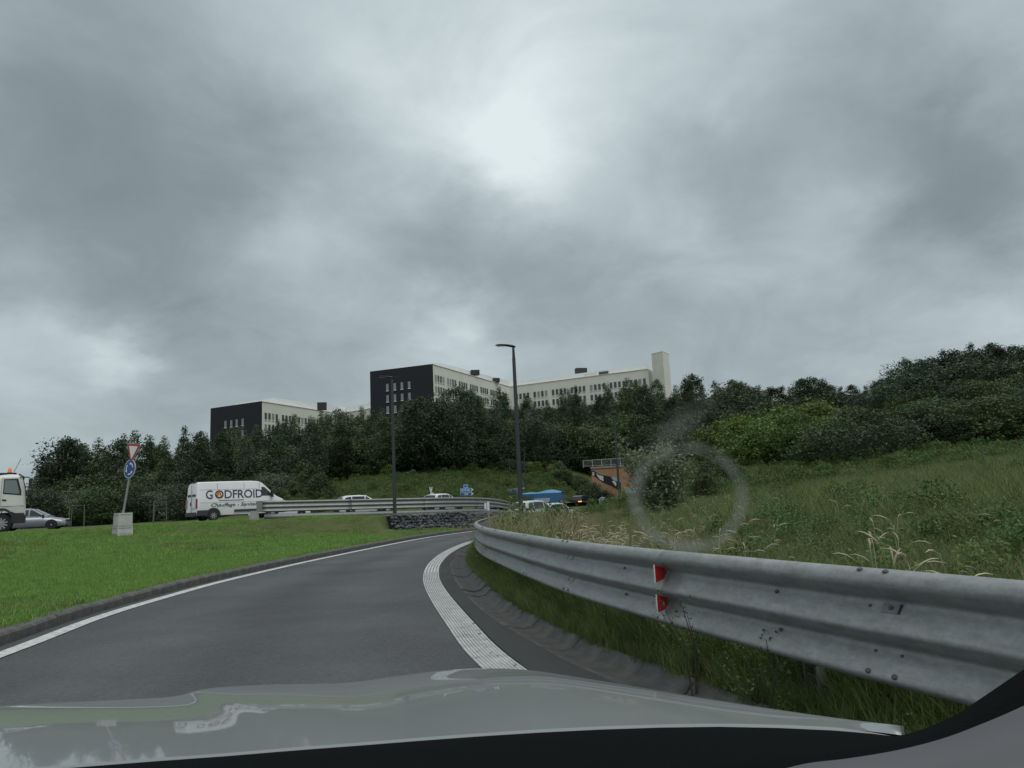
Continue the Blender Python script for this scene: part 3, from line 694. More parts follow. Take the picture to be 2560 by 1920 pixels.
def stalks(seed, ns, rad, h0, h1, thick=.0045, head=.16, droop=.35):
    rg = np.random.default_rng(seed); mb = MB()
    for i in range(ns):
        a = rg.uniform(0, 6.28); r = rad * math.sqrt(rg.uniform(0, 1)); b = Vector((r * math.cos(a), r * math.sin(a), -.02)); h = rg.uniform(h0, h1)
        d = rg.uniform(0, 6.28); dv = Vector((math.cos(d), math.sin(d), 0)); q = droop * h * rg.uniform(.1, 1)
        pts = [b, b + dv * q * .15 + Vector((0, 0, h * .5)), b + dv * q * .5 + Vector((0, 0, h * .85)), b + dv * q + Vector((0, 0, h * (1 - droop * .3)))]
        mb.tube(pts, [thick * .8, thick * .7, thick * .5, thick * .4], 3, False)
        e = pts[-1]; t = (pts[-1] - pts[-2]).normalized(); hd = head * rg.uniform(.7, 1.3)
        mb.tube([e - t * hd * .3, e, e + t * hd * .35 + Vector((0, 0, -.1 * hd)), e + t * hd * .7 + Vector((0, 0, -.3 * hd))], [thick * .6, thick * 1.5, thick * 1.3, thick * .4], 4, False)
    return mb.me('stalks')
g_lawn = leafmat('lawn_grass', (.140, .262, .052), (.240, .385, .100), .3, .22)
g_long = leafmat('long_grass', (.085, .142, .036), (.175, .240, .080), .3, .3)
g_rough = leafmat('rough_grass', (.105, .128, .048), (.215, .225, .100), .3, .3)
g_dry = leafmat('dry_grass', (.22, .185, .095), (.38, .32, .19), .3, .25)
g_seed = leafmat('straw_stalks', (.34, .30, .19), (.50, .45, .32), .2, .25)
g_weed = leafmat('weed_leaves', (.065, .115, .032), (.130, .195, .065), .3, .25)
def herb(seed, H, Rr, n, per, lf):
    rg = np.random.default_rng(seed); C = crown_centres(rg, H, Rr, .05, n, 'round'); V, F = leaves(rg, C, per, np.full(len(C), .07), lf, .8, .4)
    me = bpy.data.meshes.new('herb'); me.from_pydata(V.tolist(), [], F.tolist()); return me
# mown lawn
def lawn_pts(n, y0, y1, x0, x1):
    y = rng.uniform(y0, y1, n); x = rng.uniform(x0, x1, n)
    k = (x < xL(y) - .43) & ~((y > 33) & (x > xW(y) - .5) & (x < xW(y) + .15)) & (x / np.maximum(y, 1) > -.85); return x[k], y[k]
a1 = lawn_pts(26000, 5, 21, -16, -4.5); a2 = lawn_pts(26000, 20, 47, -38, 1)
x_ = np.concatenate([a1[0], a2[0]]); y_ = np.concatenate([a1[1], a2[1]])
s_ = np.concatenate([rng.uniform(.7, 1.25, len(a1[0])), rng.uniform(1.0, 1.6, len(a2[0]))]); n = len(x_)
pn = np.sin(x_ * .9 + 2 * np.sin(y_ * .4)) * np.sin(y_ * .7 + x_ * .3); s_ = s_ * (1 + .22 * pn)
scatter('lawn_grass', [(tuft(i, 42, .17, .03, .075, .008, .5), g_lawn) for i in range(4)] + [(tuft(9, 26, .16, .03, .085, .007, .6), g_rough)],
        np.stack([x_, y_, terr(x_, y_)], 1), s_, rots(n, .06), np.where((np.sin(x_ * .55 + 1.7 * np.sin(y_ * .33)) * np.sin(y_ * .47 + .4 * x_) > .45) & (rng.random(n) < .35), 4, rng.integers(0, 4, n)), 'short bright green mown lawn on the roundabout verge', 'lawn')
# verge under and behind the guard rail
def right_pts(n, y0, y1, o0, o1, umax=.8):
    y = rng.uniform(y0, y1, n); x = xR(y) + .40 + rng.uniform(o0, o1, n); k = (x / np.maximum(y, .5) < umax) | (y < 3); return x[k], y[k]
x_, y_ = right_pts(8200, 1.2, 30, .0, .85, 9); n = len(x_)
off = x_ - xR(y_) - .40
scatter('verge_grass', [(tuft(20 + i, 38, .10, .20, .56, .006, .7), g_long) for i in range(3)] + [(tuft(25, 34, .12, .2, .52, .006, .8), g_rough), (herb(5, .3, .14, 22, 10, .015), g_weed), (tuft(27, 14, .12, .25, .5, .005, .9), g_dry)],
        np.stack([x_, y_, terr(x_, y_)], 1), rng.uniform(.6, 1.05, n) * np.clip(.42 + off * 1.6, .42, 1.15), rots(n, .1), rng.choice(6, n, p=[.19, .19, .18, .30, .05, .09]),
        'uncut green grass growing under the guard rail beside the gutter', 'grass')
x1, y1 = right_pts(15000, 1.0, 16, .55, 9, .95); x2, y2 = right_pts(16000, 12, 46, .5, 30, .78)
x_ = np.concatenate([x1, x2]); y_ = np.concatenate([y1, y2]); n = len(x_)
s_ = np.concatenate([rng.uniform(.6, 1.0, len(x1)), rng.uniform(.8, 1.4, len(x2))])
fld = x_ - xR(y_); dry = np.clip(1.25 - fld / 5.5, 0, 1) * np.clip((y_ - 9) / 6, 0, 1)
r_ = rng.random(n); patch = np.sin(x_ * .35 + np.sin(y_ * .3) * 2) * np.sin(y_ * .28)
idx = np.where(r_ < .55 * dry, 4, np.where(r_ < .32, 0, np.where(r_ < .55, 1, np.where(r_ < .68 + .14 * patch, 2, np.where(r_ < np.where((fld > 5) & (fld < 9) & (y_ < 25), .975, .994), 3, 5)))))
zlow = np.where((fld < 7) & (y_ > 12), np.where(x_ / y_ < .06, 1.5, .75), np.where(fld < 2.5, .8, 1.0))
scatter('field_grass', [(tuft(40, 40, .22, .25, .55, .007, .8), g_long), (tuft(41, 40, .22, .25, .6, .007, .8), g_rough), (tuft(42, 40, .24, .3, .6, .007, .8), g_rough), (tuft(43, 40, .22, .25, .55, .007, .9), g_long),
                        (tuft(44, 40, .2, .28, .58, .006, .7), g_dry), (herb(45, .55, .3, 44, 14, .024), g_weed)],
        np.stack([x_, y_, terr(x_, y_)], 1), s_ * zlow, rots(n, .12), idx, 'rough unmown field grass beyond the guard rail', 'grass')
# farther field and weedy bank
n = 21000
y_ = np.sqrt(rng.uniform(40 ** 2, 82 ** 2, n)); u_ = rng.uniform(.03, .82, n); x_ = u_ * y_
k = x_ > xR(np.clip(y_, 0, 55)) + .5; x_, y_ = x_[k], y_[k]
n2 = 9000; yb = rng.uniform(76, 104, n2); ub = rng.uniform(-.36, .075, n2); xb = ub * yb
k = table(xb, yb) > 1.35; x_ = np.concatenate([x_, xb[k]]); y_ = np.concatenate([y_, yb[k]]); n = len(x_)
scatter('far_rough_grass', [(tuft(60, 44, .4, .4, .9, .016, .8), g_long), (tuft(61, 44, .4, .4, .9, .016, .8), g_rough), (tuft(62, 44, .4, .3, .8, .016, .9), g_long), (herb(63, .8, .5, 40, 10, .05), g_weed), (herb(64, 1.1, .45, 40, 10, .05), g_weed)],
        np.stack([x_, y_, terr(x_, y_)], 1), rng.uniform(.6, 1.2, n), rots(n, .12), rng.choice(5, n, p=[.27, .38, .23, .07, .05]), 'rough grass and weeds covering the slope and the bank below the wood', 'grass')
# straw stalks with seed heads
x1, y1 = right_pts(420, 2.2, 14, .8, 6, .95); x2, y2 = right_pts(1500, 10, 34, .6, 9, .6)
x_ = np.concatenate([x1, x2]); y_ = np.concatenate([y1, y2]); n = len(x_); keep = rng.random(n) < np.where(y_ > 9, np.clip(1.1 - (x_ - xR(y_)) / 4.0, .03, .7), .10); x_, y_ = x_[keep], y_[keep]; n = len(x_)
scatter('straw_stalks', [(stalks(80 + i, 4, .12, .45, .85), g_seed) for i in range(4)], np.stack([x_, y_, terr(x_, y_)], 1), rng.uniform(.7, 1.1, n), rots(n, .12), rng.integers(0, 4, n),
        'pale dry grass stalks with seed heads behind the guard rail', 'grass')

for px, Y, h in ((2195, 4.5, .98), (2270, 4.3, .95)):
    q = D(px, 1400, Y); tag(link('straw_clump', stalks(int(px), 7, .10, h * .75, h, .0042, .17, .3), g_seed), 'tall straw grass clump leaning over the top of the near guard rail', 'grass clump', 'straw clumps behind the near guard rail').location = (q.x, Y, tz(q.x, Y))
def briar(px, py, Y, h, seed):
    rg = np.random.default_rng(seed); q = Vector((float(xRail(Y)) - .13, Y, 0)); r = thing('briar_shoot', 'thin leafy briar shoot in front of the near guard rail', 'weed', (q.x, Y, tz(q.x, Y)), 0, 'briar shoots before the guard rail')
    mb = MB(); C = []
    for k in range(4):
        e = Vector((rg.uniform(-.22, .12), rg.uniform(-.1, .08), h * rg.uniform(.6, 1))); m_ = e * .5 + Vector((.05, 0, .04)); mb.tube([(0, 0, -.02), m_, e], [.005, .004, .002], 5)
        C += [m_.lerp(e, t) for t in (.1, .4, .7, 1)]
    mb.build('stem', m_bark, r); V_, F_ = leaves(rg, np.array([c[:] for c in C]), 7, np.full(len(C), .035), .014, .8, .3)
    me = bpy.data.meshes.new('foliage'); me.from_pydata(V_.tolist(), [], F_.tolist()); link('foliage', me, lf_mid, r)
briar(1655, 1600, 5.0, .80, 3); briar(1775, 1640, 4.35, .60, 4)
# ------------------------------------------------------------------ near guard rail (three-wave beam)
def galv(name, c, r):
    m = mat(name, c, r, .35, c2=tuple(x * 1.12 for x in c), vscale=26, var=.10, bump=.10, bscale=60)
    t = m.node_tree; b = t.nodes['Principled BSDF']; src = b.inputs['Base Color'].links[0].from_socket; tcn = t.nodes.new('ShaderNodeTexCoord')
    mp = t.nodes.new('ShaderNodeMapping'); mp.inputs['Scale'].default_value = (1.6, 1.6, 7); t.links.new(tcn.outputs['Object'], mp.inputs[0])
    n = t.nodes.new('ShaderNodeTexNoise'); n.inputs['Scale'].default_value = 3.2; n.inputs['Detail'].default_value = 8; n.inputs['Roughness'].default_value = .7; t.links.new(mp.outputs[0], n.inputs['Vector'])
    rp = t.nodes.new('ShaderNodeValToRGB'); rp.color_ramp.elements[0].position = .36; rp.color_ramp.elements[0].color = (.80, .80, .775, 1); rp.color_ramp.elements[1].position = .62; rp.color_ramp.elements[1].color = (1.08, 1.08, 1.07, 1)
    t.links.new(n.outputs['Fac'], rp.inputs[0]); mxn = t.nodes.new('ShaderNodeMix'); mxn.data_type = 'RGBA'; mxn.blend_type = 'MULTIPLY'; mxn.inputs[0].default_value = 1
    t.links.new(src, mxn.inputs[6]); t.links.new(rp.outputs[0], mxn.inputs[7]); t.links.new(mxn.outputs[2], b.inputs['Base Color']); return m
m_galv = galv('galvanised_steel', (.30, .312, .315), .47)
m_galv2 = galv('dull_galvanised_steel', (.22, .23, .235), .55)
m_bolt = mat('dark_bolt_steel', (.10, .105, .11), .5, .6)
PROF = [(-.01, .862), (.005, .874), (.03, .877), (.058, .868), (.076, .85), (.084, .828), (.084, .81), (.079, .796), (.05, .770), (.012, .744), (.004, .734), (.004, .720), (.02, .70), (.055, .65), (.078, .618), (.084, .604),
        (.079, .590), (.05, .564), (.012, .538), (.004, .528), (.004, .514), (.02, .496), (.055, .446), (.078, .414), (.084, .400), (.08, .386), (.05, .368), (.012, .356), (0, .352)]
def railing_beam(parent, path, prof, panel, name, m, zf=None, proud=.0025):
    P = resample(path, .25); i = 0; per = max(2, int(panel / .25)); k = 0
    while i < len(P) - 1:
        seg = P[i:min(i + per + 2, len(P))]
        rows = []
        for j, p in enumerate(seg):
            ip = i + j; t = (P[min(ip + 1, len(P) - 1)] - P[max(ip - 1, 0)]); t.z = 0; t.normalize(); n = Vector((-t.y, t.x, 0))
            lift = proud * (1 if (k % 2) else 0)
            rows.append([(p.x + n.x * (o + lift), p.y + n.y * (o + lift), p.z + z) for o, z in prof])
        mb = MB().grid(rows); nf = len(mb.f); nv = len(mb.v)
        rows2 = [[(x, y, z) for x, y, z in r] for r in rows]
        q = mb.build(name, m, parent, smooth=True, sharp=50)
        md = q.modifiers.new('thickness', 'SOLIDIFY'); md.thickness = .004; md.offset = 0
        i += per; k += 1
    return P
gr = thing('guard_rail', 'galvanised three wave guard rail curving along the right side of the lane', 'guard rail')
pathR = [Vector((p.x, p.y, 0)) for p in sRail]
PR = railing_beam(gr, pathR, PROF, 4.0, 'rail_panel', m_galv)
def frame_at(P, s):
    d = 0
    for a, b in zip(P, P[1:]):
        L = (b - a).length
        if d + L >= s: t = (b - a).normalized(); return a.lerp(b, (s - d) / L), t, Vector((-t.y, t.x, 0))
        d += L
    t = (P[-1] - P[-2]).normalized(); return P[-1], t, Vector((-t.y, t.x, 0))
LR = sum((b - a).length for a, b in zip(PR, PR[1:]))
for k in range(int(LR / 2)):
    p, t, n = frame_at(PR, 1.0 + 2 * k); c = p - n * .16; rz = math.atan2(t.y, t.x); g = tz(c.x, c.y)
    mb = MB(); h = .84 - g + .5
    mb.box((c.x, c.y, g - .5 + h / 2), (.10, .006, h), rz)
    for sgn in (-1, 1): mb.box((c.x + t.x * .05 * sgn + n.x * .03, c.y + t.y * .05 * sgn + n.y * .03, g - .5 + h / 2), (.006, .06, h), rz)
    mb.build('post', m_galv2, gr); q = p - n * .06
    MB().box((q.x, q.y, .66), (.09, .12, .32), rz).build('spacer', m_galv2, gr)
bolt_me = None
def bolt(parent, p, nrm, r=.016, name='bolt', m=m_bolt):
    global bolt_me
    if bolt_me is None:
        rows = []; 
        for z, rr in ((0, 1), (.35, .95), (.6, .6), (.65, .01)): rows.append([(rr * math.cos(6.283 * k / 10), rr * math.sin(6.283 * k / 10), z) for k in range(10)])
        bolt_me = MB().grid(rows, True).me('bolt')
    o = link(name, bolt_me, m, parent); o.location = p; o.rotation_euler = Vector(nrm).to_track_quat('Z', 'Y').to_euler(); o.scale = (r, r * .75, r * .7); return o
def prof_pt(s, k, extra=.002):
    p, t, n = frame_at(PR, s); o, z = PROF[k]; o0, z0 = PROF[k - 1]; o1, z1 = PROF[k + 1]
    tn = Vector((n.x * (o1 - o0), n.y * (o1 - o0), z1 - z0)); nr = tn.cross(t); nr = nr if nr.dot(n) > 0 else -nr
    nr.normalize(); return Vector((p.x + n.x * o, p.y + n.y * o, z)) + nr * extra, nr
def s_at_px(px): return min(range(0, 560), key=lambda i: abs(proj(prof_pt(i * .05, 12)[0])[0] - px)) * .05
for px in (2215, 1425, 1322, 1245, 1212):
    s0 = s_at_px(px)
    for ds in (-.075, .075):
        for kk in (3, 11, 12, 20, 21, 23):
            if px > 2000 and kk in (11, 20): continue
            p, nr = prof_pt(s0 + ds, kk, .003); bolt(gr, p, nr, .017 if kk in (3, 23) else .011)
for px in (2230, 1950, 1560):
    s0 = s_at_px(px)
    for kk in ((12,) if px == 2230 else (12, 21)):
        p, nr = prof_pt(s0, kk, .006); p_, t, n = frame_at(PR, s0); b_ = nr.cross(t).normalized(); mt_ = Matrix((t, nr, b_)).transposed()
        if px == 2230: MB().box(p, (.10, .004, .048), rot=mt_).build('washer_plate', m_galv2, gr); MB().box(p + t * -.05 + nr * .003, (.004, .010, .048), rot=mt_).build('plate_lip', m_bolt, gr)
        bolt(gr, p + nr * .003, nr, .014)
# red reflectors in the two valleys
m_red = mat('red_reflector', (.42, .008, .014), .25, coat=.5, var=.1, vscale=60)
m_whiteref = mat('white_reflector_edge', (.75, .76, .75), .4)
best = min(range(0, 400), key=lambda i: abs(proj(prof_pt(i * .05, 11)[0])[0] - 1668))
s0 = best * .05
for kk in (11, 20):
    p, nr = prof_pt(s0, kk, 0); p_, t, n = frame_at(PR, s0); hh, hn, dp = .062, .036, .078
    o = Vector((p_.x, p_.y, p.z - .004)) + n * .026
    r = MB().prism([(0, -hn), (dp, -hh), (dp, hh), (0, hn)], o, n, (0, 0, 1), .006).build('reflector', m_red, gr)
    MB().prism([(dp, -hh), (dp + .006, -hh - .002), (dp + .006, hh + .002), (dp, hh)], o - t * .002, n, (0, 0, 1), .01).build('reflector_edge', m_whiteref, r)
    c = o + t * .05
    MB().box(c, (.10, .004, .042), math.atan2(t.y, t.x)).build('reflector_bracket', m_galv2, gr)
    bolt(gr, c + n * .003, n, .012)
    MB().box(c + t * .052 + n * .006, (.006, .014, .05), math.atan2(t.y, t.x)).build('bracket_lip', m_bolt, gr)

# ------------------------------------------------------------------ far guard rail, gabion wall
far = [D(655, 1253, 36), D(800, 1250, 37), D(1000, 1246, 38.6), D(1110, 1244, 40), D(1180, 1244, 42), D(1235, 1247, 45), D(1275, 1255, 50), D(1300, 1263, 57), D(1318, 1262, 66)]
m_galv3 = galv('weathered_galvanised_steel', (.24, .25, .25), .5)
fr = thing('guard_rail', 'weathered galvanised guard rail with open end beside the white lettered van', 'guard rail')
pf = spline([(p.x, p.y, p.z - .872) for p in far])
PF = railing_beam(fr, pf, [(-a, z) for a, z in PROF], 4.0, 'rail_panel', m_galv3)
LF = sum((b - a).length for a, b in zip(PF, PF[1:]))
for k in range(int(LF / 2)):
    p, t, n = frame_at(PF, .35 + 2.0 * k); rz = math.atan2(t.y, t.x); c = p + n * .12
    MB().box((c.x, c.y, p.z + .16), (.14, .10, 1.3), rz).build('post', m_galv3, fr)
rows = []
for s in np.linspace(.1, LF - 10, 40):
    p, t, n = frame_at(PF, s); c = p - n * .06
    rows.append([(c.x, c.y, p.z + .02), (c.x - n.x * .03, c.y - n.y * .03, p.z + .12), (c.x, c.y, p.z + .235)])
q = MB().grid(rows).build('lower_rail', m_galv2, fr, True); md = q.modifiers.new('t', 'SOLIDIFY'); md.thickness = .006
p, t, n = frame_at(PF, 0.0); rz = math.atan2(t.y, t.x)
MB().box((p.x - t.x * .12, p.y - t.y * .12, p.z + .63), (.26, .14, .52), rz).build('end_cap', m_galv2, fr)
MB().prism([(-.35, -.35), (.25, -.35), (.12, .42), (-.22, .42)], Vector((p.x - t.x * .3, p.y - t.y * .3, p.z)) + n * .2, t, (0, 0, 1), .35).build('concrete_foot', mat('pale_concrete', (.30, .30, .29), .9, var=.2, vscale=4), fr)
gw = thing('gabion_wall', 'low dark stone gabion wall below the far guard rail', 'wall')
m_stone = leafmat('gabion_stone', (.045, .048, .053), (.135, .14, .145), 0, .2)
rg = np.random.default_rng(3); mb = MB(); PW = resample(sW, .2); core = []
ico = bmesh.new(); bmesh.ops.create_icosphere(ico, subdivisions=1, radius=1.0); icv = [v.co.copy() for v in ico.verts]; icf = [tuple(v.index for v in f.verts) for f in ico.faces]; ico.free()
for i in range(1, len(PW) - 1):
    p = PW[i]; t = (PW[i + 1] - PW[i - 1]).normalized(); n = Vector((t.y, -t.x, 0)); zb = .13 + .16 * min(2.5, max(0, float(xL(p.y)) - .42 - p.x)); ztp = tz(p.x - .9, p.y + .3) + .05
    core.append([(p.x + n.x * .28, p.y + n.y * .28, zb - .3), (p.x + n.x * .28, p.y + n.y * .28, zb + .18), (p.x + n.x * .04, p.y + n.y * .04, zb + .2), (p.x + n.x * .02, p.y + n.y * .02, ztp - .05), (p.x - n.x * .6, p.y - n.y * .6, ztp - .04), (p.x - n.x * .6, p.y - n.y * .6, zb - .3)])
    z = zb - .05
    while z < ztp:
        for _ in range(2):
            r = rg.uniform(.05, .12); off = (.30 if z < zb + .2 else .05) + rg.uniform(-.03, .03)
            c = p + n * off + t * rg.uniform(-.1, .1) + Vector((0, 0, z + rg.uniform(-.04, .04))); sc = rg.uniform(.6, 1.3, 3)
            mb.add([(c.x + v.x * r * sc[0] * rg.uniform(.85, 1.15), c.y + v.y * r * sc[1], c.z + v.z * r * sc[2] * .8) for v in icv], icf)
        z += .13
    for o_ in (.0, -.2, -.4):
        r = rg.uniform(.06, .11); c = p + n * o_ + Vector((0, 0, ztp - .04)); mb.add([(c.x + v.x * r * 1.2, c.y + v.y * r, c.z + v.z * r * .6) for v in icv], icf)
o = mb.build('stones', m_stone, gw); o['kind'] = 'stuff'
mb = MB().grid(core); k = len(core[0]); mb.f += [tuple(range(k)), tuple(range((len(core) - 1) * k, len(core) * k))]; mb.build('stone_core', mat('gabion_core', (.025, .026, .028), .95, var=.3, vscale=8), gw)

# ------------------------------------------------------------------ lamp posts, signs, marker post
m_pole = mat('dark_grey_pole', (.045, .050, .055), .5, .3, var=.1, vscale=3)
m_head = mat('black_luminaire', (.012, .013, .015), .45)
m_lens = mat('luminaire_lens', (.35, .36, .36), .3)
def lamp(px, Y, base_z, py_top, label, head_dir, back=False):
    pt = D(px, py_top, Y); b = Vector((pt.x, Y, base_z)); h = pt.z - base_z
    r = thing('street_lamp', label, 'street lamp', b)
    MB().tube([(0, 0, -.3), (0, 0, h - .45)], [.092, .066], 14).build('pole', m_pole, r, True)
    MB().tube([(0, 0, h - .46), (0, 0, h - .42), (0, 0, h - .05)], [.05, .056, .045], 12).build('spigot', m_pole, r, True)
    MB().box((0, -.095, 1.0 - .0), (.10, .02, .35)).build('hatch', m_pole, r)
    rows = []; n = 10; d = Vector((math.cos(head_dir), math.sin(head_dir), 0)); s_ = Vector((-d.y, d.x, 0))
    for k in range(13):
        t = k / 12; x = -.10 + .80 * t; wid = .13 * math.sqrt(max(.02, 1 - (2 * t - 1) ** 6)) * (.7 + .45 * t); th = .055 * (1 - .55 * t) * math.sqrt(max(.05, 1 - (2 * t - 1) ** 8))
        zc = -.02 + .10 * math.sin(t * 1.9) - .0
        rows.append([tuple(d * x + s_ * (wid * math.cos(6.283 * j / n)) + Vector((0, 0, h + zc + th * math.sin(6.283 * j / n)))) for j in range(n)])
    mb = MB().grid(rows, True); mb.f += [tuple(range(n)), tuple(range(12 * n, 13 * n))[::-1]]; hd = mb.build('lamp_head', m_head, r, True)
    c = d * .42 + Vector((0, 0, h + .045)); MB().box(c, (.4, .16, .02), head_dir).build('lens', m_lens, hd)
    if back:
        MB().box(Vector((0, 0, h + .02)) - d * .14, (.3, .08, .05), head_dir).build('bracket', m_head, r)
    return r
p = D(1306, 1290, 28)
lamp(1283, 28, tz(.15, 28), 866, 'tall dark street lamp standing in the dry grass behind the near guard rail', math.pi)
p = D(990, 1285, 36.6); lamp(980, 36.6, tz(D(980, 940, 36.6).x, 36.6), 944, 'street lamp on the lawn in front of the far guard rail', math.pi - .1, True)
p = D(1548, 1270, 52); lamp(1535, 52, tz(D(1535, 1040, 52).x, 52), 1042, 'dark street lamp in front of the orange graffiti wall', math.pi)
for px, Y, top in ((1272, 96, 1140), (1310, 92, 1120), (702, 88, 1165)):
    q = D(px, top, Y); z = tz(q.x, Y); tag(MB().tube([(q.x, Y, z - .3), (q.x, Y, q.z)], [.07, .05], 8).build('thin_post', m_pole), 'thin plain post rising in front of the wood', 'post', 'thin posts before the wood')
# concrete block with tilted signs
m_conc = mat('white_concrete', (.43, .43, .415), .85, var=.12, vscale=3, bump=.25, bscale=30)
q = D(306, 1337, 30); gz = tz(q.x, 30)
fx = Vector((.74, -.67, 0)); ry_ = math.atan2(fx.y, fx.x) + math.pi / 2
sg = thing('sign_block', 'white concrete block carrying two tilted traffic signs on the lawn', 'concrete block', (q.x, 30, gz), ry_)
def block(mb, wb, wt, z0, z1):
    mb.add([(s1 * w_ / 2, s2 * w_ / 2, z) for z, w_ in ((z0, wb), (z1, wt)) for s1, s2 in ((-1, -1), (1, -1), (1, 1), (-1, 1))],
           [(3, 2, 1, 0), (4, 5, 6, 7), (0, 1, 5, 4), (1, 2, 6, 5), (2, 3, 7, 6), (3, 0, 4, 7)])
mb = MB(); block(mb, .60, .565, -.1, .34); mb.build('lower_block', m_conc, sg)
mb = MB(); block(mb, .545, .52, .352, .88); mb.build('upper_block', m_conc, sg)
m_joint = mat('dark_joint_mortar', (.10, .10, .10), .95)  # dark grey mortar between the two stacked block pieces
mb = MB(); block(mb, .51, .51, .335, .357); mb.build('mortar_joint', m_joint, sg)
for z0, z1, w_ in ((.40, .81, .45), (.07, .29, .49)):
    for sx, sy, rot in ((0, -1, 0), (-1, 0, math.pi / 2), (1, 0, math.pi / 2)):
        hw = .5 * (.541 if z0 > .3 else .592)
        mb = MB()
        for dz in (z0, z1): mb.box((sx * (hw - .003), sy * (hw - .003), dz), (w_, .012, .014), rot)
        mb.build('moulded_edge', mat('concrete_edge', (.27, .27, .26), .9), sg)
sp_ = thing('traffic_sign', 'give way triangle above round blue roundabout sign on a leaning grey pole', 'traffic sign', (q.x, 30, gz + .88))
lean = .145
top = Vector((math.sin(lean) * 2.75, 0, math.cos(lean) * 2.75)); ax_ = top.normalized()
MB().tube([ax_ * -.25, top], .042, 12).build('pole', mat('grey_post', (.30, .31, .31), .5, .4), sp_, True)
nS = Vector((-.52, -.854, 0)); nS = (nS - ax_ * nS.dot(ax_)).normalized(); rS = ax_.cross(-nS).normalized(); rS = nS.cross(ax_) * -1 if rS.dot(Vector((1, 0, 0))) < 0 else rS
m_sred = mat('sign_red', (.36, .018, .03), .45); m_swh = mat('sign_white', (.66, .68, .68), .5); m_sbl = mat('sign_blue', (.012, .055, .24), .45); m_salu = mat('sign_back', (.42, .43, .43), .5, .4)
def plate(name, poly, c, off, th, m, par): return MB().prism(poly, c + nS * (off + th) if False else c + nS * off, rS, ax_, th if rS.cross(ax_).dot(nS) > 0 else -th).build(name, m, par)
def rtri(s, r=.06, flip=1):
    pts = []; h = s * math.sqrt(3) / 2; cs = [(-s / 2, h / 3), (s / 2, h / 3), (0, -2 * h / 3)]
    for i, (x, y) in enumerate(cs):
        L = math.hypot(x, y); cx, cy = x * (1 - 2 * r / L), y * (1 - 2 * r / L); a0 = math.atan2(y, x)
        for k in range(-3, 4): a = a0 + k * (math.pi / 3) / 3; pts.append((cx + r * math.cos(a), cy + r * math.sin(a)))
    return sorted(pts, key=lambda p: math.atan2(p[1], p[0]))
def circ(r, n=40): return [(r * math.cos(6.2832 * k / n), r * math.sin(6.2832 * k / n)) for k in range(n)]
ct = ax_ * 2.50; cdn = ax_ * 1.76
tri = plate('give_way_triangle', rtri(.98, .045), ct, .05, .012, m_swh, sp_)
plate('red_border', rtri(.95, .042), ct, .064, .004, m_sred, tri); plate('white_centre', rtri(.62, .02), ct, .070, .004, m_swh, tri)
dsc = plate('roundabout_disc', circ(.38), cdn, .05, .012, m_swh, sp_); plate('blue_face', circ(.35), cdn, .064, .004, m_sbl, dsc)
for k in range(3):
    a0 = R_(20 + 120 * k); arc = []
    ts = np.linspace(0, R_(62), 10); ro, ri = .245, .195
    poly = [(ro * math.cos(a0 + t), ro * math.sin(a0 + t)) for t in ts]
    ae = a0 + ts[-1]; rm = .22
    tipa = ae + R_(24)
    poly += [(.29 * math.cos(ae), .29 * math.sin(ae)), (rm * math.cos(tipa), rm * math.sin(tipa)), (.15 * math.cos(ae), .15 * math.sin(ae))]
    poly += [(ri * math.cos(a0 + t), ri * math.sin(a0 + t)) for t in ts[::-1]]
    plate('white_arrow', poly, cdn, .070, .003, m_swh, dsc)
# white marker post
m_plast = mat('white_plastic', (.62, .64, .63), .5)
q = D(1222, 1300, 17.6); z = tz(q.x, 17.6)
mp = thing('marker_post', 'slim grey marker post with white top in the grass behind the rail bend', 'marker post', (q.x, 17.6, z))
zt_ = D(1223, 1254, 17.6).z - z; zb_ = D(1223, 1276, 17.6).z - z
MB().tube([(0, 0, -.2), (0, 0, zb_)], .028, 10).build('stake', mat('grey_post2', (.20, .21, .21), .6), mp, True)
MB().box((0, 0, (zt_ + zb_) / 2), (.055, .05, zt_ - zb_)).build('white_cap', m_plast, mp)
MB().box((-.065, 0, zt_ - .10), (.05, .035, .14)).build('reflector_box', m_plast, mp)
# tree supports
m_wood = mat('grey_wood', (.11, .105, .085), .85, var=.25, vscale=5)
for px, Y in ((188, 72), (395, 76), (612, 80)):
    q = D(px, 1280, Y); z = tz(q.x, Y)
    tsup = thing('tree_support', 'wooden three stake tree support behind the roundabout', 'tree support', (q.x, Y, z), 0, 'tree supports behind the roundabout')
    for k in range(3):
        a = 2.1 * k + .4; MB().tube([(.8 * math.cos(a), .8 * math.sin(a), -.2), (.75 * math.cos(a), .75 * math.sin(a), 2.2)], .045, 7).build('stake', m_wood, tsup)
    for k in range(3):
        a, b = 2.1 * k + .4, 2.1 * (k + 1) + .4
        MB().tube([(.78 * math.cos(a), .78 * math.sin(a), 2.1), (.78 * math.cos(b), .78 * math.sin(b), 2.1)], .035, 6).build('cross_bar', m_wood, tsup)
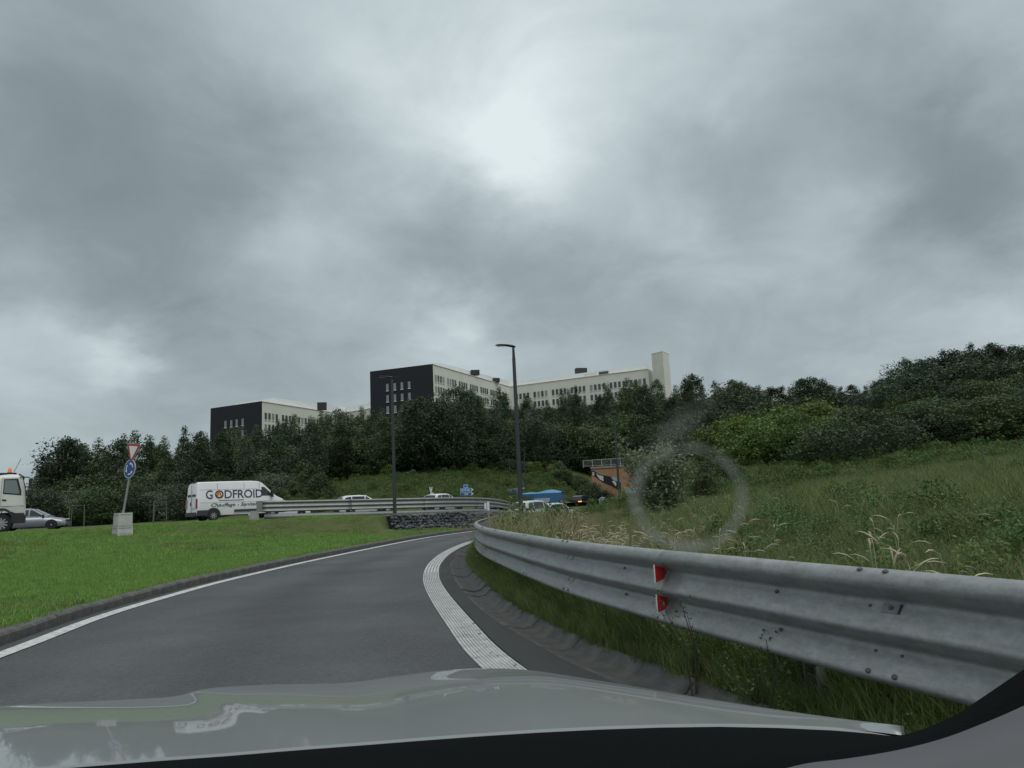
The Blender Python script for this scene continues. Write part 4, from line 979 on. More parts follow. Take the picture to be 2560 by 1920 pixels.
# blue direction sign
m_dblue = mat('direction_blue', (.035, .12, .36), .5); m_lblue = mat('pale_sign_lettering', (.33, .45, .62), .5)
q = D(1168, 1240, 80); z = tz(q.x, 80); k_ = 80 / FPX
ds = thing('direction_sign', 'blue direction sign with two arrow boards behind the far guard rail', 'direction sign', (q.x, 80, z))
zc = D(1168, 1226, 80).z - z
for sx in (-.45, .35): MB().tube([(sx, .06, -.3), (sx, .06, zc + 1.0 * (sx < 0) + .0)], .035, 8).build('post', m_pole, ds)
for i, dz in enumerate((.05, -.38)):
    bd = MB().prism([(-.72, -.19), (.42, -.19), (.72, 0), (.42, .19), (-.72, .19)], (0, 0, zc + dz), (1, 0, 0), (0, 0, 1), .04).build('arrow_board', m_swh, ds)
    MB().prism([(-.69, -.165), (.38, -.165), (.54, 0), (.38, .165), (-.69, .165)], (0, -.042, zc + dz), (1, 0, 0), (0, 0, 1), .004).build('blue_face', m_dblue, bd)
    for a, b in (((-.62, -.3), (-.22, .1), (.16, .34)) if i == 0 else ((-.3, .1),)) if False else ([(-.62, -.36), (-.28, -.06), (.02, .30)] if i == 0 else [(-.30, .12)]):
        MB().box(((a + b) / 2, -.05, zc + dz - .01), (b - a, .006, .20)).build('pale_lettering', m_lblue, bd)
MB().box((-.12, 0, zc + .44), (.48, .04, .38)).build('top_plate', m_lblue, ds)
MB().box((-.12, -.024, zc + .44), (.36, .006, .22)).build('route_number_patch', m_dblue, ds)
# two crossed narrow sign blades seen edge on
q = D(1078, 1240, 70); z = tz(q.x, 70); zc = D(1078, 1232, 70).z - z
xs = thing('edge_on_sign', 'white sign seen edge on like a narrow cross behind the far rail', 'traffic sign', (q.x, 70, z))
MB().tube([(0, 0, -.3), (0, 0, zc + .1)], .04, 8).build('post', m_pole, xs)
for s in (-1, 1): MB().box((0, -.05 * s - .05, zc), (.09, .05, 1.1), rot=Matrix.Rotation(.22 * s, 3, 'Y')).build('sign_blade', m_swh, xs)
MB().prism(circ(.3, 24), (.16, -.1, zc - .28), (.45, .89, 0), (0, 0, 1), .03).build('round_plate', m_swh, xs)
# round blue straight-ahead sign
q = D(1507, 1252, 84); z = tz(q.x, 84)
rs = thing('traffic_sign', 'round blue straight ahead arrow sign beyond the field', 'traffic sign', (q.x, 84, z))
zc = q.z - z; MB().tube([(0, .05, -.3), (0, .05, zc)], .035, 8).build('post', m_pole, rs)
dd = MB().prism(circ(.42), (0, 0, zc), (1, 0, 0), (0, 0, 1), .02).build('sign_disc', m_swh, rs)
MB().prism(circ(.37), (0, -.022, zc), (1, 0, 0), (0, 0, 1), .004).build('blue_face', m_dblue, dd)
MB().prism([(-.06, -.28), (.06, -.28), (.06, .02), (.2, -.08), (.2, .05), (0, .28), (-.2, .05), (-.2, -.08), (-.06, .02)], (0, -.028, zc), (1, 0, 0), (0, 0, 1), .004).build('white_arrow', m_swh, dd)
# a wooden stake in the field
q = D(2468, 1200, 30); tag(MB().tube([(q.x, 30, tz(q.x, 30) - .2), (q.x - .02, 30, tz(q.x, 30) + 1.1)], .035, 7).build('field_stake', m_wood), 'short dark wooden stake in the rough field on the right', 'stake')

# ------------------------------------------------------------------ orange wall with railing
m_or = mat('orange_wall', (.36, .175, .095), .9, c2=(.43, .265, .165), vscale=.35, var=.15, bump=.2, bscale=8)
WY = 109.0
a, b = D(1478, 1172, WY + 1.5), D(1614, 1164, WY - 1.0); zt_ = (a.z + b.z) / 2
ow = thing('retaining_wall', 'orange painted bridge abutment wall with graffiti below a railing', 'wall')
tt = Vector((b.x - a.x, b.y - a.y, 0)); LW = tt.length; tt.normalize(); nn = Vector((tt.y, -tt.x, 0)); nn = nn if nn.y < 0 else -nn
o_ = Vector((a.x, a.y, 0)); zg = .2
MB().prism([(0, zg), (LW, zg), (LW, zt_), (0, zt_)], o_, tt, (0, 0, 1), 1.2 if tt.cross(Vector((0, 0, 1))).dot(nn) < 0 else -1.2).build('wall_face', m_or, ow)
m_cop = mat('coping_concrete', (.25, .24, .22), .9, var=.2, vscale=2)
MB().prism([(-.1, zt_), (LW + .1, zt_), (LW + .1, zt_ + .28), (-.1, zt_ + .28)], o_ + nn * .12, tt, (0, 0, 1), 1.4 if tt.cross(Vector((0, 0, 1))).dot(nn) < 0 else -1.4).build('coping', m_cop, ow)
m_gb = mat('graffiti_black', (.01, .011, .013), .7); m_gw = mat('graffiti_white', (.55, .57, .56), .7); m_gbl = mat('graffiti_pale_blue', (.30, .36, .38), .7); m_gy = mat('graffiti_yellow', (.45, .38, .06), .7)
def graf(px_poly, m, off):
    pts = []
    for px, py in px_poly:
        d = ray(px, py); den = d.dot(nn); t_ = (o_ + nn * off - EYE).dot(nn) / den; q = EYE + d * t_; pts.append(((q - o_).dot(tt), q.z))
    MB().prism(pts, o_ + nn * off, tt, (0, 0, 1), .004).build('graffiti_patch', m, ow)
graf([(1470, 1180), (1484, 1177), (1500, 1186), (1528, 1192), (1540, 1202), (1552, 1206), (1552, 1228), (1530, 1216), (1505, 1205), (1488, 1192)], m_gb, .02)
graf([(1481, 1180), (1486, 1181), (1485, 1190), (1481, 1188)], m_gw, .05); graf([(1490, 1183), (1497, 1188), (1508, 1190), (1509, 1203), (1500, 1199), (1494, 1192)], m_gw, .05)
graf([(1530, 1203), (1536, 1202), (1541, 1208), (1540, 1216), (1535, 1210)], m_gw, .05); graf([(1528, 1192), (1536, 1192), (1548, 1199), (1551, 1206), (1540, 1203), (1532, 1200)], m_gbl, .045)
graf([(1565, 1218), (1600, 1219), (1604, 1232), (1562, 1234)], m_gbl, .03); graf([(1560, 1214), (1566, 1217), (1565, 1224), (1559, 1222)], m_gy, .05)
m_rl = mat('pale_railing', (.36, .37, .36), .6)
rl = thing('railing', 'pale metal railing along the top of the orange wall', 'railing')
o2 = o_ + nn * -.2 - tt * 1.2; LX = LW + 4.5; n_ = 9
for k in range(n_ + 1): c = o2 + tt * (LX * k / n_); MB().box((c.x, c.y, zt_ + .28 + .5), (.09, .09, 1.05), math.atan2(tt.y, tt.x)).build('post', m_rl, rl)
for dz, th in ((1.02, .08), (.16, .05)): c = o2 + tt * LX / 2; MB().box((c.x, c.y, zt_ + .28 + dz), (LX, .06, th), math.atan2(tt.y, tt.x)).build('rail', m_rl, rl)
mb = MB()
for k in range(int(LX / .16)): c = o2 + tt * (k * .16); mb.box((c.x, c.y, zt_ + .28 + .58), (.022, .02, .85), math.atan2(tt.y, tt.x))
o = mb.build('baluster_bars', m_rl, rl); o['kind'] = 'stuff'
# ------------------------------------------------------------------ vehicles (x forward, y left, z up)
m_tyre = mat('tyre_rubber', (.016, .016, .017), .85); m_rim = mat('alloy_rim', (.42, .43, .44), .35, .7); m_rimd = mat('steel_rim', (.30, .31, .32), .5, .5)
m_cg = mat('vehicle_glass', (.020, .026, .030), .08, spec=.7); m_plas = mat('black_plastic', (.022, .023, .025), .6); m_arch = mat('wheel_arch_liner', (.008, .008, .009), .9)
m_tail = mat('tail_lamp_red', (.28, .010, .012), .2, coat=.6); m_headl = mat('head_lamp', (.55, .57, .58), .12, coat=.8); m_plate = mat('number_plate', (.60, .60, .58), .5)
def paint(name, c, metal=0.0): return mat(name, c, .35, metal, coat=.7, var=.04, vscale=1.5)
m_pw = paint('white_paint', (.62, .64, .65)); m_pw2 = paint('clean_white_paint', (.72, .74, .75)); m_pg = paint('grey_paint', (.25, .275, .31), .5); m_pd = paint('dark_grey_paint', (.035, .034, .036), .4)
m_ps = paint('silver_white_paint', (.50, .55, .58), .2)
def ring(x, zb, zt, wb, wm, wt, cr=.03, zm=None):
    h = zt - zb; zm = zm or zb + .45 * h
    half = [(wb, zb), (wm, zb + .18 * h), (wm, zm), ((wm + wt) / 2 + .01, zm + .55 * (zt - zm)), (wt, zt - .10 * min(h, .5)), (wt - .05, zt - .01), (wt * .5, zt + cr * .8)]
    return [(x, -y, z) for y, z in half] + [(x, 0, zt + cr)] + [(x, y, z) for y, z in half[::-1]]
def loft(sections):
    mb = MB().grid(sections); n = len(sections[0]); mb.f += [tuple(range(n))[::-1], tuple(range((len(sections) - 1) * n, len(sections) * n))]
    mb.f += [((i + 1) * n, i * n, i * n + n - 1, (i + 1) * n + n - 1) for i in range(len(sections) - 1)]
    return mb
WH = {}
def wheel(parent, x, y, r, wd, rim, spokes=5):
    key = (round(r, 2), rim.name, spokes)
    if key not in WH:
        n = 28; prof = [(r * .60, -wd / 2), (r * .90, -wd / 2), (r, -wd * .36), (r, wd * .36), (r * .90, wd / 2), (r * .60, wd / 2)]
        mb = MB().grid([[(a * math.cos(6.2832 * k / n), b, a * math.sin(6.2832 * k / n)) for a, b in prof] for k in range(n)] + [[(a, b, 0) for a, b in prof]])
        rm = MB()
        for sg_ in (-1, 1):
            rm.grid([[(a * math.cos(6.2832 * k / n), sg_ * b, a * math.sin(6.2832 * k / n)) for a, b in ((r * .66, wd * .46), (r * .60, wd * .48), (r * .58, wd * .34))] for k in range(n)] + [[(a, sg_ * b, 0) for a, b in ((r * .66, wd * .46), (r * .60, wd * .48), (r * .58, wd * .34))]])
            for k in range(spokes):
                a = 6.2832 * k / spokes + .3; m_ = Matrix.Rotation(-a, 3, 'Y'); rm.box(m_ @ Vector((r * .33, 0, 0)) + Vector((0, sg_ * wd * .42, 0)), (r * .56, wd * .08, r * .17), rot=m_)
            rm.grid([[(a * math.cos(6.2832 * k / 12), sg_ * b, a * math.sin(6.2832 * k / 12)) for a, b in ((r * .2, wd * .36), (r * .17, wd * .50), (.001, wd * .52))] for k in range(13)])
        dk = MB()
        for sg_ in (-1, 1): dk.prism([(r * .6 * math.cos(6.2832 * k / 20), r * .6 * math.sin(6.2832 * k / 20)) for k in range(20)], (0, sg_ * wd * .30, 0), (1, 0, 0), (0, 0, 1), .005)
        WH[key] = (mb.me('tyre'), rm.me('rim'), dk.me('brake_disc'))
        WH[key][0].materials.append(m_tyre); WH[key][1].materials.append(rim); WH[key][2].materials.append(m_arch)
        WH[key][0].polygons.foreach_set('use_smooth', [True] * len(WH[key][0].polygons))
    a, b, c = WH[key]
    w_ = link('wheel', a, None, parent); w_.location = (x, y, r); link('rim', b, None, w_); link('brake_disc', c, None, w_)
def arch(parent, x, W, r):
    for sg_ in (-1, 1):
        n = 16; pts = [(r * 1.16 * math.cos(math.pi * k / n), r * 1.16 * math.sin(math.pi * k / n)) for k in range(n + 1)] + [(-r * 1.16, -r * .55), (r * 1.16, -r * .55)]
        MB().prism(pts, (x, sg_ * (W / 2 + .004) - (.0 if sg_ > 0 else 0), r), (1, 0, 0), (0, 0, 1), .006 if sg_ < 0 else .006).build('wheel_arch', m_arch, parent)
def car(name, label, px, py, Y, head, L, W, H, pt, kind='hatch', group=None, gz=None, rim=None, loc=None):
    q = D(px, py, Y) if loc is None else Vector((loc[0], loc[1], 0)); z = (tz(q.x, q.y) + .04) if gz is None else gz
    c = thing(name, label, 'car', (q.x, q.y, z), head, group); hw = W / 2; belt = .60 * H + .02
    zb = .20
    bt = {'hatch': [(-.5, .62), (-.492, .93), (-.46, .99), (-.2, 1.0), (.18, .985), (.30, .94), (.43, .80), (.485, .68), (.5, .52)],
          'suv': [(-.5, .65), (-.492, .95), (-.46, 1.0), (-.2, 1.0), (.2, 1.0), (.30, .985), (.44, .90), (.49, .76), (.5, .55)],
          'fast': [(-.5, .70), (-.49, .98), (-.44, 1.02), (-.2, 1.0), (.16, 1.0), (.28, .94), (.42, .80), (.485, .66), (.5, .48)]}[kind]
    sec = []
    for f, zf in bt:
        e = min(1, (.5 - abs(f)) / .07); wn = .86 + .14 * math.sqrt(max(0, e)); zt_ = belt * zf
        sec.append(ring(f * L, zb + .06 * (1 - e), zt_, hw * wn * .92, hw * wn, hw * wn * .90, .025, zb + (zt_ - zb) * .6))
    loft(sec).build('body', pt, c, True, 40)
    cb = {'hatch': [(-.485, .04), (-.41, .80), (-.33, .96), (-.08, 1.0), (.03, .93), (.245, .0)],
          'suv': [(-.492, .04), (-.44, .80), (-.38, .95), (-.08, 1.0), (.06, .93), (.25, .0)],
          'fast': [(-.46, .0), (-.32, .70), (-.2, .94), (-.04, 1.0), (.04, .93), (.27, .0)]}[kind]
    b0 = belt * .985; ch = H - b0; wbt, wrf = hw * .90, hw * .70
    xs = np.array([a * L for a, _ in cb]); zs = np.array([f for _, f in cb])
    def top(x): return float(np.interp(x, xs, zs))
    sec = []
    for x, f in zip(xs, zs):
        wt = wbt + (wrf - wbt) * f; zt_ = b0 + max(.015, f * ch)
        half = [(wbt, b0 - .03), (wbt, b0), (wt + .0, zt_ - .012 - .03 * f), (wt - .06 * f - .01, zt_), (wt * .5, zt_ + .02 * f)]
        sec.append([(x, -y, z_) for y, z_ in half] + [(x, 0, zt_ + .025 * f)] + [(x, y, z_) for y, z_ in half[::-1]])
    loft(sec).build('cabin', pt, c, True, 30)
    def sp(x, s, sg_, off=.012):
        f = top(x); wt = wbt + (wrf - wbt) * f; return (x, sg_ * (wbt + (wt - wbt) * s + off), b0 + s * f * ch)
    def front_x(s, lo, hi): # x on the front or rear slope where the cabin reaches fraction s
        xx = np.linspace(lo, hi, 60); ff = np.array([top(v) for v in xx]); return float(xx[np.argmin(abs(ff - s))])
    xm = .0 * L; xr = {'hatch': -.26, 'suv': -.24, 'fast': -.22}[kind] * L
    xf0, xf1 = front_x(.14, .03 * L, xs[-1]), front_x(.82, .0, xs[-1]); xb0, xb1 = front_x(.2, xs[0], -.2 * L), front_x(.80, xs[0], -.2 * L)
    for sg_ in (-1, 1):
        for poly in ([(xm + .05, .10), (xf0 - .12, .10), (xf1 - .10, .86), (xm + .05, .86)], [(xr + .04, .10), (xm - .04, .10), (xm - .04, .86), (xr + .04, .86)], [(xb0 + .22, .14), (xr - .04, .10), (xr - .04, .86), (xb1 + .14, .82)]):
            pts = []
            for (x, s) in poly: 
                f = top(x); pts.append(sp(x, min(s, .86), sg_))
            n = len(pts); MB().add(pts, [tuple(range(n)) if sg_ < 0 else tuple(range(n))[::-1]]).build('side_window', m_cg, c)
    def cross(x, inset, off, rear):
        f = top(x); wt = wbt + (wrf - wbt) * f; return [(x + off * (-1 if rear else 1), -(wt - inset), b0 + f * ch + off * .8), (x + off * (-1 if rear else 1), 0, b0 + f * ch + off * .8 + .018), (x + off * (-1 if rear else 1), wt - inset, b0 + f * ch + off * .8)]
    MB().grid([cross(front_x(v, 0, xs[-1]), .09, .022, False) for v in (.10, .35, .62, .86)]).build('windscreen', m_cg, c, True)
    MB().grid([cross(front_x(v, xs[0], -.2 * L), .10, .022, True) for v in ((.18, .4, .6, .78) if kind != 'suv' else (.15, .4, .6, .76))]).build('rear_window', m_cg, c, True)
    r = .215 * H if kind != 'suv' else .21 * H
    for fx_ in (-.30, .31):
        arch(c, fx_ * L, W * .998, r)
        for sg_ in (-1, 1): wheel(c, fx_ * L, sg_ * (hw - .09), r, .2, rim or m_rim)
    hb = belt
    for sg_ in (-1, 1):
        MB().prism([(0, 0), (.34, -.02), (.30, -.13), (.05, -.12)], (.5 * L - .40, sg_ * hw * .93, hb * .80), (1, -.35 * sg_, 0), (0, 0, 1), .03 * sg_).build('headlight', m_headl, c)
        MB().box((-.482 * L, sg_ * hw * .74, hb * .80), (.10, .34, .17), rot=Matrix.Rotation(.22 * sg_, 3, 'Z')).build('tail_light', m_tail, c)
        MB().box((.19 * L, sg_ * (hw * .97), belt + .06), (.13, .22, .12)).build('wing_mirror', m_plas, c)
    MB().box((-.5 * L - .004, 0, .50), (.02, .5, .12)).build('number_plate', m_plate, c)
    MB().box((-.493 * L, 0, .33), (.06, W * .80, .20)).build('rear_bumper', m_plas, c); MB().box((.491 * L, 0, .31), (.06, W * .72, .2)).build('front_grille', m_plas, c)
    MB().box((.5 * L - .03, 0, belt * .66), (.05, W * .5, .09)).build('upper_grille', m_plas, c)
    return c
car('parked_car' if False else 'car', 'silver grey hatchback half hidden behind the white truck cab', 78, 1323, 50.5, R_(20), 4.35, 1.82, 1.44, m_pg, 'fast')
car('car', 'white car with only its roof edge showing between van and far rail', 700, 1290, 57.5, R_(42), 4.3, 1.8, 1.36, m_pw2, 'fast', gz=1.05)
car('car', 'white hatchback behind the middle of the far guard rail', 905, 1280, 60, R_(33), 4.25, 1.78, 1.50, m_pw2, 'hatch', gz=1.05)
car('car', 'white car behind the far rail next to the blue direction sign', 1108, 1275, 66, R_(58), 4.2, 1.8, 1.52, m_pw2, 'hatch', gz=.95)
car('car', 'old silver white hatchback driving ahead past the stone wall', 1322, 1300, 47.5, R_(48), 3.7, 1.6, 1.40, m_ps, 'hatch', gz=.03, loc=(1.15, 47.6))
car('car', 'small white car just in front of the blue tipper truck', 1375, 1280, 60, R_(50), 3.9, 1.66, 1.36, m_pw, 'hatch', gz=-.15, loc=(3.0, 58.5))
suv = car('car', 'dark sport utility car with orange indicator lit beyond the field', 1458, 1278, 94, R_(62), 4.7, 1.9, 1.72, m_pd, 'suv', gz=.25)
MB().box((-2.36, -.66, .98), (.12, .40, .10)).build('indicator_lamp', mat('lit_indicator', (.9, .35, .05), .4, emit=((1, .36, .06), 2.2)), suv)
m_chr = mat('chrome_trim', (.5, .5, .5), .25, .9); MB().box((-.2, -.80, 1.62), (2.3, .03, .03)).build('roof_rail', m_chr, suv); MB().box((-.2, .80, 1.62), (2.3, .03, .03)).build('roof_rail', m_chr, suv)
car('car', 'pale car bonnet showing between field stalks beside the dark lamp post', 1580, 1290, 70, R_(30), 4.3, 1.75, 1.42, m_pw2, 'hatch', gz=-.35)

# the lettered van
q = D(594, 1296, 50.2); zv = tz(q.x, q.y) + .05
van = thing('delivery_van', 'white high roof delivery van with blue heating firm lettering', 'van', (q.x, q.y, zv), R_(41))
vp = [(-3.0, .70), (-2.985, 1.6), (-2.95, 2.2), (-2.88, 2.42), (-2.72, 2.49), (-1, 2.52), (.7, 2.53), (1.05, 2.50), (1.30, 2.40), (1.75, 2.0), (2.15, 1.62), (2.32, 1.48), (2.75, 1.30), (2.95, 1.08), (3.0, .75)]
sec = []
for x, zt_ in vp:
    e = 1.0 if x < 1.2 else max(0, 1 - ((x - 1.2) / 1.8) ** 2.6 * .16); e = e * (.985 if x < -2.9 else 1)
    wt = 1.02 - .13 * max(0, (zt_ - 1.2) / 1.3); sec.append(ring(x, .36, zt_, .96 * e, 1.025 * e, wt * e - .02, .03, min(1.25, .36 + .55 * (zt_ - .36))))
loft(sec).build('body', m_pw2, van, True, 38)
def vs(x, z): # right flank surface of the van
    wt = 1.02 - .13; return -(1.025 if z < 1.25 else 1.025 - (z - 1.25) / 1.25 * .135) - .012
def flank(name, poly, m, extra=0.0, sg_=-1):
    pts = [(x, sg_ * (-vs(x, z) + extra), z) for x, z in poly]; n = len(pts); return MB().add(pts, [tuple(range(n)) if sg_ < 0 else tuple(range(n))[::-1]]).build(name, m, van)
m_vgrey = mat('grey_bumper_plastic', (.040, .042, .045), .6); m_line = mat('panel_gap', (.16, .17, .18), .8); m_navy = mat('navy_lettering', (.012, .018, .075), .5); m_blk = mat('dark_lettering', (.02, .024, .04), .5)
for sg_ in (-1, 1):
    flank('side_window', [(1.18, 1.52), (1.95, 1.52), (1.72, 1.84), (1.42, 2.10), (1.24, 2.12)], m_cg, .0, sg_)
    flank('lower_trim', [(-2.97, .37), (-1.62, .37), (-1.62, .70), (-2.97, .70)], m_vgrey, .012, sg_)
    flank('sill_trim', [(-.62, .52), (1.35, .52), (1.35, .68), (-.62, .68)], m_vgrey, .012, sg_)
    flank('front_trim', [(2.1, .37), (2.8, .37), (2.8, .75), (2.1, .75)], m_vgrey, -.02, sg_)
    for x0 in (-1.7, .05, 1.08): flank('door_gap', [(x0, .75), (x0 + .018, .75), (x0 + .018, 2.42), (x0, 2.42)], m_line, .004, sg_)
    flank('slide_rail', [(-1.62, 1.27), (.02, 1.27), (.02, 1.31), (-1.62, 1.31)], m_vgrey, .01, sg_); flank('roof_seam', [(-2.8, 1.98), (1.0, 1.98), (1.0, 1.995), (-2.8, 1.995)], m_line, .004, sg_)
    flank('body_crease', [(-2.8, 1.16), (1.9, 1.16), (1.9, 1.172), (-2.8, 1.172)], m_line, .004, sg_)
    MB().box((1.88, sg_ * 1.17, 1.62), (.14, .22, .42)).build('wing_mirror', m_plas, van)
    MB().box((-2.985, sg_ * .93, 1.12), (.09, .17, .62)).build('tail_light', m_tail, van)
    for xw in (-1.95, 1.95): wheel(van, xw, sg_ * .985, .345, .22, m_rimd, 8)
    for xw in (-1.95, 1.95):
        n = 16; pts = [(.46 * math.cos(math.pi * k / n), .46 * math.sin(math.pi * k / n)) for k in range(n + 1)] + [(-.46, -.1), (.46, -.1)]
        MB().prism(pts, (xw, sg_ * 1.047, .38), (1, 0, 0), (0, 0, 1), .006).build('wheel_arch', m_vgrey, van)
        pts = [(p[0] * .84, p[1] * .84) for p in pts]; MB().prism(pts, (xw, sg_ * 1.058, .37), (1, 0, 0), (0, 0, 1), .006).build('arch_opening', m_arch, van)
def vtext(s, x0, w_, z0, h_, m, name, shear=0, bold=0.0, spacing=1.0):
    me = text_mesh(s, w_, h_, shear, bold, spacing); V_ = [(x0 + v.co.x, vs(0, z0 + v.co.y) - .012, z0 + v.co.y) for v in me.vertices]
    F_ = [tuple(p.vertices) for p in me.polygons]; o = link(name, mesh(name, V_, F_), m, van); return o
vtext('G', -2.43, .43, 1.40, .56, m_navy, 'lettering', 0, .008); vtext('ODFROID', -1.86, 3.16, 1.41, .54, m_navy, 'lettering', 0, .008, .95)
vtext('Chauffage - Sanitaire', -2.1, 3.3, .83, .29, m_blk, 'lettering', .25, .008)
m_fl1 = mat('flame_red', (.42, .03, .015), .5); m_fl2 = mat('flame_orange', (.65, .20, .02), .5); m_fl3 = mat('flame_yellow', (.75, .48, .05), .5)
for sc, m_, off, z0 in ((1, m_fl1, .018, 1.46), (.72, m_fl2, .022, 1.48), (.42, m_fl3, .026, 1.50)):
    pts = [(-1.60 + sc * a, z0 + sc * b) for a, b in ((0, 0), (.12, .05), (.16, .16), (.12, .28), (.05, .40), (0, .56), (-.05, .40), (-.13, .27), (-.16, .16), (-.11, .05))]
    flank('flame_emblem', pts, m_, off)
MB().box((-3.01, 0, 1.35), (.02, .02, 2.0)).build('rear_door_gap', m_line, van); MB().box((-3.0, 0, .46), (.14, 1.95, .26)).build('rear_bumper', m_vgrey, van)
MB().box((-3.022, .1, 1.12), (.03, .08, .22)).build('rear_handle', m_plas, van); MB().box((-3.02, -.35, .86), (.02, .52, .12)).build('number_plate', m_plate, van)
MB().box((-2.86, -.0, 2.50), (.16, .5, .05)).build('brake_light', m_plas, van); MB().box((-3.002, -.45, 1.66), (.012, .62, .14)).build('rear_lettering', m_vgrey, van); MB().box((-3.0, .45, 1.66), (.012, .62, .14)).build('rear_lettering', m_vgrey, van)
MB().grid([[(x + .02, -w_, z), (x + .05, 0, z + .02), (x + .02, w_, z)] for x, z, w_ in ((1.36, 2.34, .80), (1.75, 2.01, .84), (2.12, 1.66, .88))]).build('windscreen', m_cg, van, True)
for sg_ in (-1, 1): MB().box((2.86, sg_ * .70, 1.02), (.20, .26, .28)).build('headlight', m_headl, van)

# white tipper truck at the left edge
q = D(61, 1328, 42); zv = tz(q.x, q.y) + .05
m_tw = paint('dusty_white_paint', (.60, .60, .575)); m_ob = mat('orange_beacon', (.70, .13, .01), .3, coat=.5, emit=((1, .25, .02), .25))
tk = thing('tipper_truck', 'dusty white truck cab with orange roof beacon driving in front of the grey hatchback', 'truck', (q.x, q.y, zv), R_(33))
sec = []
for x, zb_, zt_, e in ((-2.15, 1.25, 3.02, .985), (-2.1, 1.2, 3.10, 1), (-1.0, 1.2, 3.18, 1), (-.55, 1.05, 3.16, 1), (-.30, .95, 3.08, .99), (-.16, .9, 2.6, .98), (-.04, .85, 2.0, .96), (.0, .8, 1.5, .95), (.0, .75, 1.3, .95)):
    sec.append(ring(x, zb_, zt_, 1.17 * e, 1.22 * e, 1.12 * e, .03, zb_ + .7 * (zt_ - zb_)))
loft(sec).build('cab', m_tw, tk, True, 40)
def tf(name, poly, m, y): return MB().add([(x, -y, z) for x, z in poly], [tuple(range(len(poly)))]).build(name, m, tk)
m_tsky = mat('sky_toned_cab_glass', (.16, .19, .20), .12, spec=.7)  # opaque pane; sky seen through the cab is put into its colour
tf('door', [(-1.42, 1.45), (-.10, 1.45), (-.22, 2.15), (-.45, 2.98), (-1.42, 2.98)], m_tw, 1.232)
for a, b in (((-1.435, 1.45), (-1.42, 2.98)),): tf('door_gap', [(a[0], a[1]), (b[0], a[1]), (b[0], b[1]), (a[0], b[1])], m_line, 1.236)
tf('window_frame', [(-1.34, 2.10), (-.28, 2.0), (-.30, 2.25), (-.52, 2.92), (-1.32, 2.90)], m_plas, 1.238); tf('door_window', [(-1.28, 2.17), (-.42, 2.09), (-.42, 2.22), (-.62, 2.84), (-1.27, 2.84)], m_tsky, 1.243)
tf('door_handle', [(-1.36, 1.72), (-1.12, 1.70), (-1.12, 1.80), (-1.36, 1.82)], m_plas, 1.240)
MB().grid([[(x, -w_, z), (x + .05, 0, z), (x, w_, z)] for x, z, w_ in ((-.28, 3.0, 1.0), (-.14, 2.55, 1.05), (.0, 1.95, 1.1))]).build('windscreen', m_cg, tk, True)
MB().tube([(-.42, -1.15, 3.02), (.05, -1.35, 2.98), (.30, -1.42, 2.88), (.32, -1.43, 2.3), (.28, -1.42, 1.98), (-.05, -1.25, 1.97)], .03, 8).build('mirror_arm', m_plas, tk, True)
MB().box((.20, -1.42, 2.62), (.22, .24, .52)).build('mirror', m_plas, tk); MB().box((.20, -1.42, 2.17), (.20, .22, .26)).build('mirror', m_plas, tk)
MB().box((-.34, 0, 3.10), (.36, 2.2, .05), rot=Matrix.Rotation(.5, 3, 'Y')).build('sun_visor', m_plas, tk)
MB().box((-1.3, 0, 3.24), (1.3, 1.8, .05)).build('roof_plate', m_plas, tk); MB().tube([(-1.05, -.75, 3.26), (-1.05, -.75, 3.32)], .13, 12).build('beacon_base', m_rimd, tk)
MB().tube([(-1.05, -.75, 3.32), (-1.05, -.75, 3.46), (-1.05, -.75, 3.54)], [.12, .11, .07], 12).build('beacon', m_ob, tk, True)
for dy in (-.2, .35): MB().tube([(-.9, dy, 3.2), (-.45, dy, 4.1)], .008, 5).build('aerial', m_plas, tk)
n = 16; pts = [(.72 * math.cos(math.pi * k / n), .72 * math.sin(math.pi * k / n)) for k in range(n + 1)] + [(-.72, -.1), (-.60, -.1)] + [(.60 * math.cos(math.pi * (n - k) / n), .60 * math.sin(math.pi * (n - k) / n)) for k in range(n + 1)] + [(.60, -.1), (.72, -.1)]
for sg_ in (-1, 1):
    MB().prism(pts[::1], (-1.35, sg_ * 1.20 + .02, .62), (1, 0, 0), (0, 0, 1), .12).build('mudguard', m_plas, tk)
    wheel(tk, -1.35, sg_ * 1.03, .52, .32, m_rimd, 10); wheel(tk, -4.6, sg_ * 1.03, .52, .32, m_rimd, 10)
    MB().box((-.45, sg_ * 1.02, .78), (.75, .36, .55)).build('step_box', m_plas, tk)
tk.scale = (.8, 1, 1)
for ch in tk.children:
    if ch.name.startswith('wheel'): ch.scale = (1.25, 1, 1)
MB().box((-.08, 0, .75), (.22, 2.3, .45)).build('front_bumper', m_plas, tk); MB().box((-3.2, 0, .95), (6.0, .9, .3)).build('chassis', m_plas, tk)
mb = MB(); mb.prism([(-6.3, 1.25), (-2.4, 1.25), (-2.3, 2.6), (-6.4, 2.6)], (0, 1.2, 0), (1, 0, 0), (0, 0, 1), 2.4); mb.build('tipper_body', m_tw, tk)
